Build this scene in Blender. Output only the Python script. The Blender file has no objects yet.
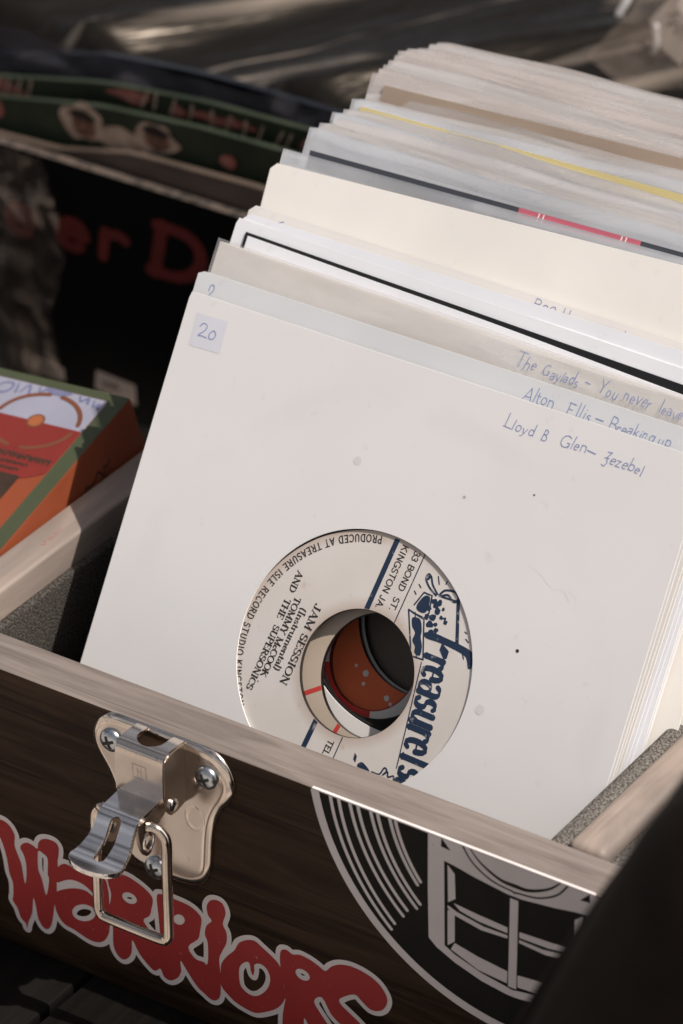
import bpy, bmesh, math, random
import numpy as np
from mathutils import Matrix, Vector
random.seed(7)
R = math.radians
MM = 0.001
scn = bpy.context.scene
COL = scn.collection
DATA = {"word":[[[-3.88,-57.42],[-1.74,-56.07],[-0.16,-55.7],[1.89,-56.17],[3.62,-57.78],[4.56,-59.96],[4.27,-62.89],[4.83,-65.22],[6.47,-69.19],[7.07,-73.06],[7.7,-76.53],[8.35,-73.58],[8.45,-68.91],[7.66,-65.63],[6.46,-63.55],[7.32,-61.67],[9.44,-60.42],[11.49,-60.78],[13.01,-61.2],[13.35,-59.28],[14.46,-57.31],[16.82,-56.12],[19.64,-56.02],[21.12,-57.46],[21.0,-60.31],[20.54,-63.04],[20.54,-65.59],[20.0,-68.88],[19.63,-75.72],[18.67,-80.23],[17.98,-84.66],[17.04,-88.69],[15.4,-90.66],[13.61,-90.1],[12.15,-87.57],[11.62,-84.15],[10.74,-80.46],[10.27,-84.18],[9.84,-86.96],[8.38,-90.69],[7.74,-93.3],[7.29,-91.66],[5.52,-90.3],[4.36,-87.12],[2.64,-84.7],[3.0,-82.47],[2.96,-77.82],[1.8,-74.67],[1.23,-70.26],[0.36,-66.49],[-0.79,-63.36],[-2.47,-60.44]],[[20.21,-65.88],[23.35,-62.71],[28.79,-63.53],[34.25,-62.96],[38.07,-62.51],[39.06,-65.38],[39.48,-69.03],[39.42,-79.49],[38.47,-83.75],[36.74,-86.4],[33.95,-87.84],[30.66,-87.82],[26.3,-86.56],[22.46,-85.92],[20.32,-84.03],[19.05,-81.22],[18.93,-77.4],[19.87,-74.53],[24.1,-71.71],[28.0,-70.14],[31.29,-69.9],[33.6,-70.88],[33.74,-70.0],[30.27,-67.85],[25.9,-67.7],[22.55,-69.32],[20.01,-70.9]],[[38.98,-59.43],[41.43,-58.71],[46.31,-58.1],[50.58,-59.09],[54.07,-60.76],[55.73,-62.8],[55.27,-66.25],[54.38,-69.61],[52.14,-72.71],[58.69,-77.57],[66.17,-78.84],[65.36,-81.76],[65.25,-86.77],[63.58,-89.4],[61.39,-90.88],[59.24,-90.4],[57.95,-87.9],[56.02,-89.54],[53.87,-88.78],[50.17,-85.35],[47.79,-81.26],[47.4,-85.57],[46.51,-88.16],[44.27,-90.2],[42.11,-89.44],[40.57,-86.2],[40.54,-78.48],[39.34,-73.47],[40.34,-67.59],[39.39,-63.61]],[[57.3,-61.05],[59.2,-59.63],[63.74,-59.51],[69.04,-59.78],[72.2,-61.19],[73.48,-63.1],[72.87,-67.69],[72.0,-71.04],[68.46,-75.24],[70.79,-78.64],[73.99,-78.68],[75.04,-79.33],[75.62,-76.9],[75.62,-70.9],[74.61,-68.06],[75.31,-64.51],[77.2,-62.11],[75.91,-60.48],[75.44,-57.44],[76.8,-54.73],[79.19,-53.65],[81.28,-54.25],[82.28,-57.33],[81.16,-61.56],[82.44,-64.28],[82.38,-68.09],[80.73,-72.04],[79.62,-75.5],[80.06,-81.06],[79.94,-88.25],[78.56,-91.04],[76.42,-91.68],[73.77,-90.32],[71.13,-88.68],[67.47,-84.15],[65.38,-81.73],[65.27,-86.73],[58.96,-80.56],[58.28,-75.36],[57.67,-67.42]],[[80.47,-76.68],[82.37,-73.16],[85.33,-69.48],[86.69,-66.48],[89.34,-64.19],[92.49,-63.09],[95.09,-64.33],[99.24,-66.65],[101.31,-68.49],[102.43,-70.99],[102.82,-75.44],[103.57,-78.65],[102.24,-82.22],[100.12,-85.04],[96.95,-87.49],[92.71,-89.86],[89.01,-89.79],[85.32,-88.89],[82.69,-87.26],[80.33,-84.96],[80.14,-80.65]],[[101.89,-62.86],[103.95,-61.7],[106.0,-62.51],[108.74,-61.54],[112.14,-61.89],[114.97,-62.77],[117.51,-63.77],[119.49,-61.46],[122.31,-59.4],[126.24,-58.34],[130.16,-58.45],[134.07,-59.45],[136.87,-61.2],[138.83,-63.9],[139.13,-66.13],[138.03,-68.96],[135.8,-70.8],[133.0,-71.11],[130.19,-69.35],[127.66,-68.06],[122.87,-71.57],[122.87,-73.65],[126.27,-75.77],[130.22,-78.25],[131.92,-80.5],[127.97,-82.8],[122.88,-81.05],[119.47,-78.68],[116.36,-73.93],[113.51,-76.75],[116.63,-81.1],[118.9,-84.32],[116.04,-87.36],[112.61,-87.63],[110.05,-84.22],[109.74,-88.87],[106.85,-92.54],[102.81,-93.08],[102.27,-88.47],[102.76,-83.62],[103.55,-78.66],[102.39,-72.81],[101.57,-67.2]]],"wordh":[[[13.23,-62.13],[15.03,-62.18],[16.77,-63.53],[16.54,-69.25],[17.0,-70.61],[16.59,-74.37],[15.68,-77.58],[14.99,-75.54],[14.11,-71.77],[12.96,-68.64]],[[34.16,-77.31],[33.77,-78.4],[33.0,-79.49],[31.91,-80.5],[30.61,-81.3],[29.22,-81.83],[27.89,-82.04],[26.75,-81.89],[25.9,-81.42],[25.43,-80.65],[25.38,-79.67],[25.77,-78.58],[26.55,-77.48],[27.65,-76.48],[28.95,-75.68],[30.33,-75.15],[31.66,-74.95],[32.8,-75.1],[33.64,-75.57],[34.11,-76.34]],[[49.66,-66.36],[49.24,-66.95],[48.61,-67.45],[47.84,-67.79],[47.0,-67.95],[46.18,-67.91],[45.45,-67.67],[44.89,-67.26],[44.55,-66.72],[44.46,-66.1],[44.64,-65.46],[45.07,-64.86],[45.7,-64.37],[46.47,-64.03],[47.31,-63.87],[48.13,-63.91],[48.86,-64.15],[49.42,-64.55],[49.76,-65.1],[49.84,-65.72]],[[67.12,-66.8],[66.74,-67.4],[66.22,-67.91],[65.6,-68.27],[64.95,-68.47],[64.34,-68.46],[63.81,-68.26],[63.43,-67.89],[63.24,-67.37],[63.24,-66.77],[63.45,-66.14],[63.83,-65.54],[64.36,-65.03],[64.97,-64.66],[65.62,-64.47],[66.24,-64.48],[66.76,-64.68],[67.13,-65.05],[67.33,-65.57],[67.33,-66.17]],[[86.82,-76.2],[87.9,-73.56],[90.03,-71.86],[90.81,-72.89],[91.05,-74.69],[91.82,-76.28],[92.37,-73.87],[92.39,-71.96],[94.5,-70.8],[96.58,-71.55],[97.87,-73.73],[97.84,-76.45],[96.5,-79.75],[93.84,-82.79],[91.2,-83.91],[88.57,-83.11],[87.01,-81.03]],[[111.88,-69.21],[111.47,-69.73],[110.88,-70.13],[110.15,-70.38],[109.36,-70.43],[108.6,-70.3],[107.92,-69.99],[107.41,-69.53],[107.11,-68.97],[107.04,-68.36],[107.22,-67.76],[107.63,-67.24],[108.23,-66.83],[108.96,-66.59],[109.74,-66.54],[110.51,-66.67],[111.18,-66.98],[111.69,-67.44],[112.0,-68.0],[112.06,-68.61]]],"g_top":[[114.95,0.89],[120.21,0.78],[123.21,0.52],[126.7,0.45],[129.49,0.11],[134.14,0.15],[136.57,0.03],[140.92,-0.04],[142.99,0.06]],"g_end":[[150.06,-18.25],[149.04,-19.74],[149.94,-26.25],[148.79,-28.18],[146.89,-31.08],[145.8,-33.86],[143.28,-37.91],[142.34,-40.48]],"em_outer":[[152.53,0.41],[153.16,-36.67],[155.69,-38.92],[161.97,-41.95],[170.88,-44.8],[178.85,-46.14],[185.87,-45.98]],"em_win":[[157.92,-7.79],[161.44,-8.22],[167.59,-9.41],[178.94,-10.96],[181.1,-10.91],[181.87,-43.73],[179.67,-43.44],[170.83,-41.99],[161.92,-39.14],[158.52,-37.27]],"em_jam1":[[159.07,-8.7],[161.48,-10.95],[161.88,-19.56],[159.44,-21.67]],"em_jam2":[[159.3,-24.32],[161.69,-24.28],[161.85,-34.66],[159.49,-36.87]],"em_shA":[[161.2,-21.23],[169.57,-21.97],[179.2,-22.46],[179.24,-24.48],[169.61,-24.27],[163.43,-23.1]],"em_shB":[[159.28,-22.75],[162.57,-23.92],[171.39,-25.4],[179.26,-25.21],[179.28,-26.31],[170.54,-26.96],[161.71,-25.39],[159.29,-23.68]],"em_mull":[[179.91,-11.76],[180.77,-11.68],[181.5,-42.66],[180.7,-42.53]],"em_sill":[[161.86,-35.13],[169.85,-36.77],[179.54,-37.86],[179.46,-42.11],[169.93,-41.43],[160.57,-37.83]],"em_tri":[[156.93,-0.22],[156.8,-3.2],[160.05,-3.55]],"arcK":[[166.11,0.05],[170.1,-3.83],[176.24,-6.84],[183.17,-7.05],[189.15,-4.99],[195.01,-0.44]],"arcN":[[163.75,0.03],[167.5,-4.87],[173.67,-8.33],[180.63,-9.36],[187.5,-7.76],[193.42,-4.44],[197.57,-0.49]]}

# ------------------------------------------------------------------ materials
def mat(name, base=(.8,.8,.8), rough=.5, metal=0.0, noise=None, bump=None, spec=.5, coat=0.0):
    """noise = (scale xyz, amount, second colour, detail); bump = (scale xyz, strength, distance in mm)"""
    m = bpy.data.materials.new(name); m.use_nodes = True
    nt = m.node_tree; b = nt.nodes['Principled BSDF']
    b.inputs['Base Color'].default_value = (*base, 1); b.inputs['Roughness'].default_value = rough
    b.inputs['Metallic'].default_value = metal; b.inputs['Specular IOR Level'].default_value = spec
    b.inputs['Coat Weight'].default_value = coat
    tc = nt.nodes.new('ShaderNodeTexCoord')
    def tex(scale, detail=6, dist=0.0):
        mp = nt.nodes.new('ShaderNodeMapping'); mp.inputs['Scale'].default_value = scale
        n = nt.nodes.new('ShaderNodeTexNoise'); n.inputs['Scale'].default_value = 1.0
        n.inputs['Detail'].default_value = detail; n.inputs['Distortion'].default_value = dist
        nt.links.new(tc.outputs['Object'], mp.inputs[0]); nt.links.new(mp.outputs[0], n.inputs['Vector'])
        return n
    col = None
    if noise:
        sc, lo, hi, c2 = noise[:4]
        n = tex(sc, 8, noise[4] if len(noise) > 4 else 0.0)
        rp = nt.nodes.new('ShaderNodeMapRange'); rp.inputs[1].default_value = lo; rp.inputs[2].default_value = hi
        mx = nt.nodes.new('ShaderNodeMix'); mx.data_type = 'RGBA'
        mx.inputs[6].default_value = (*base, 1); mx.inputs[7].default_value = (*c2, 1)
        nt.links.new(n.outputs['Fac'], rp.inputs[0]); nt.links.new(rp.outputs[0], mx.inputs[0])
        nt.links.new(mx.outputs[2], b.inputs['Base Color']); col = mx
    if bump:
        n = tex(bump[0], 5)
        bp = nt.nodes.new('ShaderNodeBump'); bp.inputs['Strength'].default_value = bump[1]; bp.inputs['Distance'].default_value = bump[2]*MM
        nt.links.new(n.outputs['Fac'], bp.inputs['Height']); nt.links.new(bp.outputs[0], b.inputs['Normal'])
    m['mix'] = col.name if col else ''
    return m

def overlay(m, scale, lo, hi, c2, dist=0.0):
    """a second noise colour over what feeds the base colour"""
    nt = m.node_tree; b = nt.nodes['Principled BSDF']
    tc = nt.nodes.new('ShaderNodeTexCoord'); mp = nt.nodes.new('ShaderNodeMapping'); mp.inputs['Scale'].default_value = scale
    n = nt.nodes.new('ShaderNodeTexNoise'); n.inputs['Scale'].default_value = 1; n.inputs['Detail'].default_value = 6; n.inputs['Distortion'].default_value = dist
    rp = nt.nodes.new('ShaderNodeMapRange'); rp.inputs[1].default_value = lo; rp.inputs[2].default_value = hi
    mx = nt.nodes.new('ShaderNodeMix'); mx.data_type = 'RGBA'; mx.inputs[7].default_value = (*c2, 1)
    nt.links.new(tc.outputs['Object'], mp.inputs[0]); nt.links.new(mp.outputs[0], n.inputs['Vector'])
    nt.links.new(n.outputs['Fac'], rp.inputs[0]); nt.links.new(rp.outputs[0], mx.inputs[0])
    lk = [l for l in nt.links if l.to_socket == b.inputs['Base Color']]
    if lk: nt.links.new(lk[0].from_socket, mx.inputs[6])
    else: mx.inputs[6].default_value = b.inputs['Base Color'].default_value
    nt.links.new(mx.outputs[2], b.inputs['Base Color'])
    return m

def paper(name, c, shade=.93, warm=1.0):
    c2 = tuple(x*shade for x in c)
    m = mat(name, c, .62, 0, ((22,22,22), .35, .7, c2), ((900,900,900), .12, .06), spec=.25)
    overlay(m, (160,160,160), .66, .80, tuple(x*.86 for x in c))
    return m
M = {}
M['card'] = paper('white_card', (.75,.74,.745), .965)
_m = M['card']; _nt = _m.node_tree; _b = _nt.nodes['Principled BSDF']; _tc = _nt.nodes.new('ShaderNodeTexCoord'); _sb = _nt.nodes.new('ShaderNodeVectorMath'); _sb.operation = 'SUBTRACT'; _sb.inputs[1].default_value = (.0905,-.092,0)
_ln = _nt.nodes.new('ShaderNodeVectorMath'); _ln.operation = 'LENGTH'; _nn = _nt.nodes.new('ShaderNodeTexNoise'); _nn.inputs['Scale'].default_value = 28; _nn.inputs['Detail'].default_value = 6
_cv = _nt.nodes.new('ShaderNodeValToRGB'); _e = _cv.color_ramp.elements; _e[0].position = .0770; _e[0].color = (0,0,0,1); _e[1].position = .0835; _e[1].color = (0,0,0,1); _k = _cv.color_ramp.elements.new(.0800); _k.color = (1,1,1,1)
_sc = _nt.nodes.new('ShaderNodeMath'); _sc.operation = 'MULTIPLY'; _mr = _nt.nodes.new('ShaderNodeMapRange'); _mr.inputs[1].default_value = .45; _mr.inputs[2].default_value = .72; _mr.inputs[4].default_value = .42
_mx = _nt.nodes.new('ShaderNodeMix'); _mx.data_type = 'RGBA'; _mx.inputs[7].default_value = (.52,.50,.50,1)
_src = [l for l in _nt.links if l.to_socket == _b.inputs['Base Color']][0].from_socket
for a_, c_ in ((_tc.outputs['Object'],_sb.inputs[0]),(_sb.outputs[0],_ln.inputs[0]),(_ln.outputs['Value'],_cv.inputs[0]),(_tc.outputs['Object'],_nn.inputs['Vector']),(_nn.outputs['Fac'],_mr.inputs[0]),(_mr.outputs[0],_sc.inputs[0]),(_cv.outputs[0],_sc.inputs[1]),(_sc.outputs[0],_mx.inputs[0]),(_src,_mx.inputs[6]),(_mx.outputs[2],_b.inputs['Base Color'])): _nt.links.new(a_, c_)
M['paper_edge'] = paper('paper_edge', (.90,.885,.87), .97)  # brighter than the sheets: the edges' highlight is put into the colour
M['blue_paper'] = paper('bluish_white_paper', (.66,.675,.695))
M['cream_paper'] = paper('cream_paper', (.86,.83,.79))
M['bright_paper'] = paper('bright_white_paper', (.82,.83,.87))
M['warm_paper'] = paper('warm_white_paper', (.78,.755,.73))
M['grey_paper'] = paper('grey_paper', (.45,.43,.41), .85)
M['kraft'] = paper('brown_kraft_paper', (.36,.28,.22), .85)
M['navy_card'] = paper('navy_card', (.055,.06,.075))
M['pink'] = paper('pink_red_ink', (.50,.13,.18))
M['yellow'] = paper('yellow_paper', (.62,.53,.26))
M['price_paper'] = paper('price_sticker_paper', (.68,.69,.76))
M['tag_paper'] = paper('beige_tag_paper', (.50,.42,.36))

wd = mat('dark_stained_wood', (.030,.0165,.0095), .5, 0, ((11,50,90), .38, .68, (.062,.037,.022), 1.6), ((40,400,500), .3, .25), spec=.10)
overlay(wd, (14,150,330), .52, .68, (.020,.011,.007), .8); overlay(wd, (9,500,900), .60, .70, (.012,.007,.005), .3); overlay(wd, (12,420,700), .66, .76, (.11,.072,.047), .4); M['wood'] = wd
wt = mat('greyish_worn_wood', (.155,.128,.113), .55, 0, ((16,200,130), .36, .66, (.25,.21,.185), 1.2), ((60,900,600), .35, .3), spec=.3)
overlay(wt, (28,520,400), .58, .76, (.145,.115,.10), .7); overlay(wt, (9,1100,500), .62, .72, (.10,.08,.068), .3); M['wood_top'] = wt
ws = mat('pale_worn_wood', (.27,.215,.18), .5, 0, ((200,14,130), .34, .66, (.39,.315,.265), 1.2), ((800,50,500), .35, .3), spec=.35)
overlay(ws, (420,22,400), .62, .78, (.29,.20,.155), .5); overlay(ws, (40,9,30), .50, .66, (.20,.165,.145), .8); M['wood_side'] = ws
ft = mat('grey_brown_felt', (.030,.026,.023), .95, 0, ((1300,1300,1300), .40, .62, (.105,.094,.083)), ((1300,1300,1300), .9, 1.2), spec=.1)
overlay(ft, (2400,2400,2400), .62, .72, (.26,.24,.22)); M['felt'] = ft
ft2 = mat('grey_felt', (.075,.066,.058), .95, 0, ((1300,1300,1300), .40, .62, (.23,.21,.19)), ((1300,1300,1300), .9, 1.2), spec=.1)  # paler copy of the felt, sunlight on the right liners painted in
overlay(ft2, (2400,2400,2400), .60, .70, (.42,.39,.36)); M['felt_light'] = ft2
M['nickel'] = mat('warm_nickel_plate', (.80,.71,.63), .17, 1.0, ((60,60,60), .4, .7, (.66,.57,.50)), ((120,120,120), .10, .12))
overlay(M['nickel'], (900,900,200), .66, .74, (.42,.35,.30))
M['side_metal'] = mat('dull_dark_nickel', (.42,.35,.30), .30, 1.0, ((60,60,60), .4, .7, (.34,.28,.24)), ((500,500,500), .06, .05))  # nickel with the sides' dark reflections put into its colour
M['chrome'] = mat('polished_steel', (.93,.885,.84), .15, 1.0, ((90,90,90), .4, .7, (.70,.68,.67)), ((350,350,350), .08, .05))
M['wire'] = mat('nickel_wire', (.78,.68,.58), .16, 1.0, ((80,80,80), .4, .7, (.55,.47,.40)), ((400,400,400), .08, .05))
M['zinc'] = mat('blue_zinc_screw', (.62,.66,.70), .28, 1.0, ((300,300,300), .4, .7, (.40,.42,.44)))
M['recess'] = mat('dark_recess', (.015,.014,.013), .6, noise=((200,200,200), .3, .7, (.03,.028,.025)))  # dark cross laid over the solid screw head, painting its recess shade
M['vinyl'] = mat('black_vinyl', (.008,.008,.009), .28, noise=((50,50,50), .3, .7, (.012,.012,.012)), spec=.6)
lb = mat('aged_white_label', (.68,.645,.62), .55, 0, ((45,45,45), .36, .68, (.63,.585,.55)), ((700,700,700), .1, .05), spec=.3)
overlay(lb, (170,170,170), .64, .80, (.50,.40,.32))
# browned rim of the centre hole: age, by distance from the record's own centre
nt = lb.node_tree; b_ = nt.nodes['Principled BSDF']; tc = nt.nodes.new('ShaderNodeTexCoord'); ln = nt.nodes.new('ShaderNodeVectorMath'); ln.operation = 'LENGTH'
rg = nt.nodes.new('ShaderNodeMapRange'); rg.inputs[1].default_value = .0186; rg.inputs[2].default_value = .0232; rg.inputs[3].default_value = .5; rg.inputs[4].default_value = 0
rg2 = nt.nodes.new('ShaderNodeMapRange'); rg2.inputs[1].default_value = .0385; rg2.inputs[2].default_value = .0422; rg2.inputs[3].default_value = 0; rg2.inputs[4].default_value = .42
ad = nt.nodes.new('ShaderNodeMath'); ad.operation = 'MAXIMUM'
mx = nt.nodes.new('ShaderNodeMix'); mx.data_type = 'RGBA'; mx.inputs[7].default_value = (.33,.19,.11,1)
nt.links.new(tc.outputs['Object'], ln.inputs[0]); nt.links.new(ln.outputs['Value'], rg.inputs[0]); nt.links.new(ln.outputs['Value'], rg2.inputs[0])
nt.links.new(rg.outputs[0], ad.inputs[0]); nt.links.new(rg2.outputs[0], ad.inputs[1]); nt.links.new(ad.outputs[0], mx.inputs[0])
src = [l for l in nt.links if l.to_socket == b_.inputs['Base Color']][0].from_socket
nt.links.new(src, mx.inputs[6]); nt.links.new(mx.outputs[2], b_.inputs['Base Color']); M['label'] = lb
M['label_cream'] = paper('cream_label', (.56,.46,.37), .85)
M['label_red'] = paper('red_label', (.60,.06,.05), .8)
M['label_orange'] = paper('orange_label', (.85,.19,.075), .85)
M['label_brown'] = paper('dull_brown_label', (.24,.20,.16), .8)  # brown stands for the shade deep in the record hole
M['label_white'] = paper('white_label', (.80,.77,.72), .85)
def ink(name, c, worn=.0, under=(.6,.56,.52)):
    m = mat(name, c, .5, 0, ((420,420,420), .62, .74, tuple(a*(1-worn)+b*worn for a,b in zip(c,under))), spec=.3)
    return m
M['ink_navy'] = ink('navy_ink', (.018,.034,.070), .55)
M['ink_black'] = ink('black_ink', (.035,.03,.028), .35)
M['pen_blue'] = ink('blue_ballpoint', (.23,.28,.49), .6, (.6,.62,.7))
M['smudge'] = ink('faint_smudge', (.655,.64,.65), .8, (.69,.68,.69))
M['pen_pencil'] = ink('pencil', (.42,.41,.42), .6, (.7,.69,.68))
M['st_red'] = mat('red_vinyl_sticker', (.42,.050,.047), .45, 0, ((40,40,40), .3, .7, (.35,.04,.038)), ((300,300,300), .08, .1), spec=.12)
overlay(M['st_red'], (500,500,500), .68, .74, (.50,.20,.18))
M['st_white'] = mat('white_vinyl_sticker', (.80,.73,.71), .42, 0, ((60,60,60), .3, .7, (.73,.66,.64)), ((300,300,300), .08, .1), spec=.15)
overlay(M['st_white'], (420,420,420), .70, .78, (.45,.38,.35))
M['st_black'] = mat('black_vinyl_sticker', (.010,.009,.008), .38, 0, ((60,60,60), .3, .7, (.016,.014,.012)), ((300,300,300), .08, .1), spec=.08)
overlay(M['st_black'], (450,450,450), .70, .76, (.06,.05,.045))
M['mark_red'] = mat('red_ink_marks', (.30,.03,.03), .6, noise=((800,800,800), .3, .7, (.40,.2,.18)))
M['leather'] = mat('dark_brown_leather', (.006,.004,.003), .62, 0, ((80,80,80), .3, .7, (.010,.0065,.005)), ((500,500,500), .4, .5), spec=.06)
M['table'] = mat('black_painted_planks', (.004,.0037,.0033), .6, 0, ((200,12,200), .35, .68, (.009,.008,.007)), ((500,40,500), .4, .3), spec=.08)
M['ground'] = mat('pale_concrete_paving', (.50,.455,.41), .85, 0, ((2.2,2.2,2.2), .42, .60, (.20,.18,.165)), ((60,60,60), .3, 2))
M['black_card'] = mat('black_printed_card', (.006,.0055,.0055), .5, 0, ((60,60,60), .35, .7, (.007,.0065,.0065)), spec=.06)
M['worn_card'] = mat('worn_card_edge', (.10,.075,.06), .7, 0, ((200,200,200), .45, .62, (.025,.02,.018)))
M['brown_card'] = mat('brown_card', (.115,.085,.065), .6, 0, ((30,30,80), .35, .7, (.06,.043,.033)))
M['green_card'] = mat('green_printed_card', (.024,.033,.020), .42, 0, ((40,60,60), .38, .64, (.044,.055,.034)))
M['print_cream'] = mat('cream_print', (.60,.46,.35), .5, 0, ((200,200,200), .35, .7, (.33,.22,.15)))
M['print_skin'] = mat('tan_print', (.26,.13,.085), .5, 0, ((300,300,300), .35, .7, (.16,.075,.05)))
M['print_dark'] = mat('dark_print', (.02,.012,.01), .5, 0, ((300,300,300), .35, .7, (.03,.02,.015)))
M['print_pink'] = mat('pink_print', (.42,.17,.14), .5, 0, ((250,250,250), .35, .7, (.30,.08,.06)))
M['print_red'] = mat('dull_red_print', (.17,.018,.014), .5, 0, ((150,150,150), .35, .7, (.12,.013,.011)))
M['box_orange'] = mat('orange_printed_board', (.22,.052,.020), .5, 0, ((40,40,40), .3, .7, (.18,.040,.016)), spec=.3)  # box set prints are darkened: its shade is put into the colours
M['box_green'] = mat('olive_green_board', (.062,.074,.040), .5, 0, ((40,40,40), .3, .7, (.052,.062,.033)), spec=.3)
M['box_white'] = mat('lilac_white_print', (.30,.30,.37), .5, 0, ((50,50,50), .3, .7, (.26,.26,.33)), spec=.3)
M['box_red'] = mat('brick_red_print', (.20,.026,.020), .5, 0, ((50,50,50), .3, .7, (.17,.021,.017)), spec=.3)
M['box_ring'] = mat('brown_orange_print', (.17,.060,.030), .5, 0, ((50,50,50), .3, .7, (.14,.05,.026)), spec=.3)
M['hub'] = mat('dull_orange_print', (.34,.11,.04), .5, 0, ((50,50,50), .3, .7, (.28,.09,.035)), spec=.3)
M['box_blue'] = mat('blue_print', (.12,.13,.25), .5, 0, ((90,90,90), .3, .7, (.17,.18,.28)), spec=.3)
M['box_dark'] = mat('dark_brown_print', (.035,.022,.016), .5, 0, ((90,90,90), .3, .7, (.05,.03,.02)), spec=.3)

def plastic(name, tint, alpha, streak, rough=.22):
    """thin plastic film: part see-through, part milky, with streaks"""
    m = bpy.data.materials.new(name); m.use_nodes = True; nt = m.node_tree
    b = nt.nodes['Principled BSDF']; out = nt.nodes['Material Output']
    b.inputs['Roughness'].default_value = rough; b.inputs['Specular IOR Level'].default_value = .5
    tc = nt.nodes.new('ShaderNodeTexCoord'); mp = nt.nodes.new('ShaderNodeMapping'); mp.inputs['Scale'].default_value = streak
    n = nt.nodes.new('ShaderNodeTexNoise'); n.inputs['Scale'].default_value = 1; n.inputs['Detail'].default_value = 7; n.inputs['Distortion'].default_value = .8
    nt.links.new(tc.outputs['Object'], mp.inputs[0]); nt.links.new(mp.outputs[0], n.inputs['Vector'])
    cr = nt.nodes.new('ShaderNodeMix'); cr.data_type = 'RGBA'
    cr.inputs[6].default_value = (*[x*.90 for x in tint], 1); cr.inputs[7].default_value = (*tint, 1)
    mr = nt.nodes.new('ShaderNodeMapRange'); mr.inputs[1].default_value = .38; mr.inputs[2].default_value = .66
    nt.links.new(n.outputs['Fac'], mr.inputs[0]); nt.links.new(mr.outputs[0], cr.inputs[0]); nt.links.new(cr.outputs[2], b.inputs['Base Color'])
    bp = nt.nodes.new('ShaderNodeBump'); bp.inputs['Strength'].default_value = .6; bp.inputs['Distance'].default_value = .0006
    nt.links.new(n.outputs['Fac'], bp.inputs['Height']); nt.links.new(bp.outputs[0], b.inputs['Normal'])
    tr = nt.nodes.new('ShaderNodeBsdfTransparent'); tr.inputs[0].default_value = (.96,.955,.95,1)
    mxs = nt.nodes.new('ShaderNodeMixShader')
    ma = nt.nodes.new('ShaderNodeMapRange'); ma.inputs[1].default_value = .36; ma.inputs[2].default_value = .68
    ma.inputs[3].default_value = max(0, alpha-.10); ma.inputs[4].default_value = min(1, alpha+.12)
    nt.links.new(n.outputs['Fac'], ma.inputs[0]); nt.links.new(ma.outputs[0], mxs.inputs[0])
    nt.links.new(tr.outputs[0], mxs.inputs[1]); nt.links.new(b.outputs[0], mxs.inputs[2]); nt.links.new(mxs.outputs[0], out.inputs[0])
    return m
M['poly'] = plastic('milky_plastic_film', (.83,.81,.805), .36, (9,26,26))
M['poly_pink'] = plastic('pinkish_plastic_film', (.80,.75,.73), .36, (8,30,30))
M['poly_blue'] = plastic('bluish_plastic_film', (.80,.83,.88), .36, (9,28,28))
M['poly_edge'] = plastic('plastic_film_edge', (.90,.88,.87), .75, (40,40,40))  # bright rim colour paints a highlight along the film edges
M['clear'] = plastic('clear_brownish_film', (.17,.135,.11), .30, (90,90,40), .13)
M['black_film'] = mat('black_glossy_film', (.007,.006,.005), .26, 0, spec=.38)
_nt = M['black_film'].node_tree; _b = _nt.nodes['Principled BSDF']; _b.inputs['Specular Tint'].default_value = (1,.86,.72,1); _tc = _nt.nodes.new('ShaderNodeTexCoord')
_mp = _nt.nodes.new('ShaderNodeMapping'); _mp.vector_type = 'TEXTURE'; _mp.inputs['Rotation'].default_value = (0,0,R(49)); _mp.inputs['Scale'].default_value = (.16,.022,.10)
_n = _nt.nodes.new('ShaderNodeTexNoise'); _n.inputs['Scale'].default_value = 1; _n.inputs['Detail'].default_value = 5; _n.inputs['Distortion'].default_value = .5
_r = _nt.nodes.new('ShaderNodeMapRange'); _r.inputs[1].default_value = .52; _r.inputs[2].default_value = .66
_x = _nt.nodes.new('ShaderNodeMix'); _x.data_type = 'RGBA'; _x.inputs[6].default_value = (.007,.006,.005,1); _x.inputs[7].default_value = (.36,.30,.25,1)  # beige streaks paint the film's highlights into the base colour
_p = _nt.nodes.new('ShaderNodeBump'); _p.inputs['Strength'].default_value = .8; _p.inputs['Distance'].default_value = .008
for a_, c_ in ((_tc.outputs['Object'],_mp.inputs[0]),(_mp.outputs[0],_n.inputs['Vector']),(_n.outputs['Fac'],_r.inputs[0]),(_r.outputs[0],_x.inputs[0]),(_x.outputs[2],_b.inputs['Base Color']),(_n.outputs['Fac'],_p.inputs['Height']),(_p.outputs[0],_b.inputs['Normal'])): _nt.links.new(a_, c_)
M['navy_film'] = mat('navy_glossy_film', (.007,.008,.012), .25, 0, ((30,30,30), .3, .7, (.012,.014,.02)), ((45,45,45), .6, 5.0), spec=.35)
M['wallet'] = plastic('clear_wallet_film', (.88,.87,.87), .16, (14,60,60), .12)
M['glint_film'] = plastic('dark_glinting_film', (.10,.10,.12), .45, (70,70,70), .12)
M['film_glint'] = plastic('bright_clear_film', (.75,.72,.70), .7, (60,60,60), .1)  # pale tint paints in the highlights of the clear strips

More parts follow.
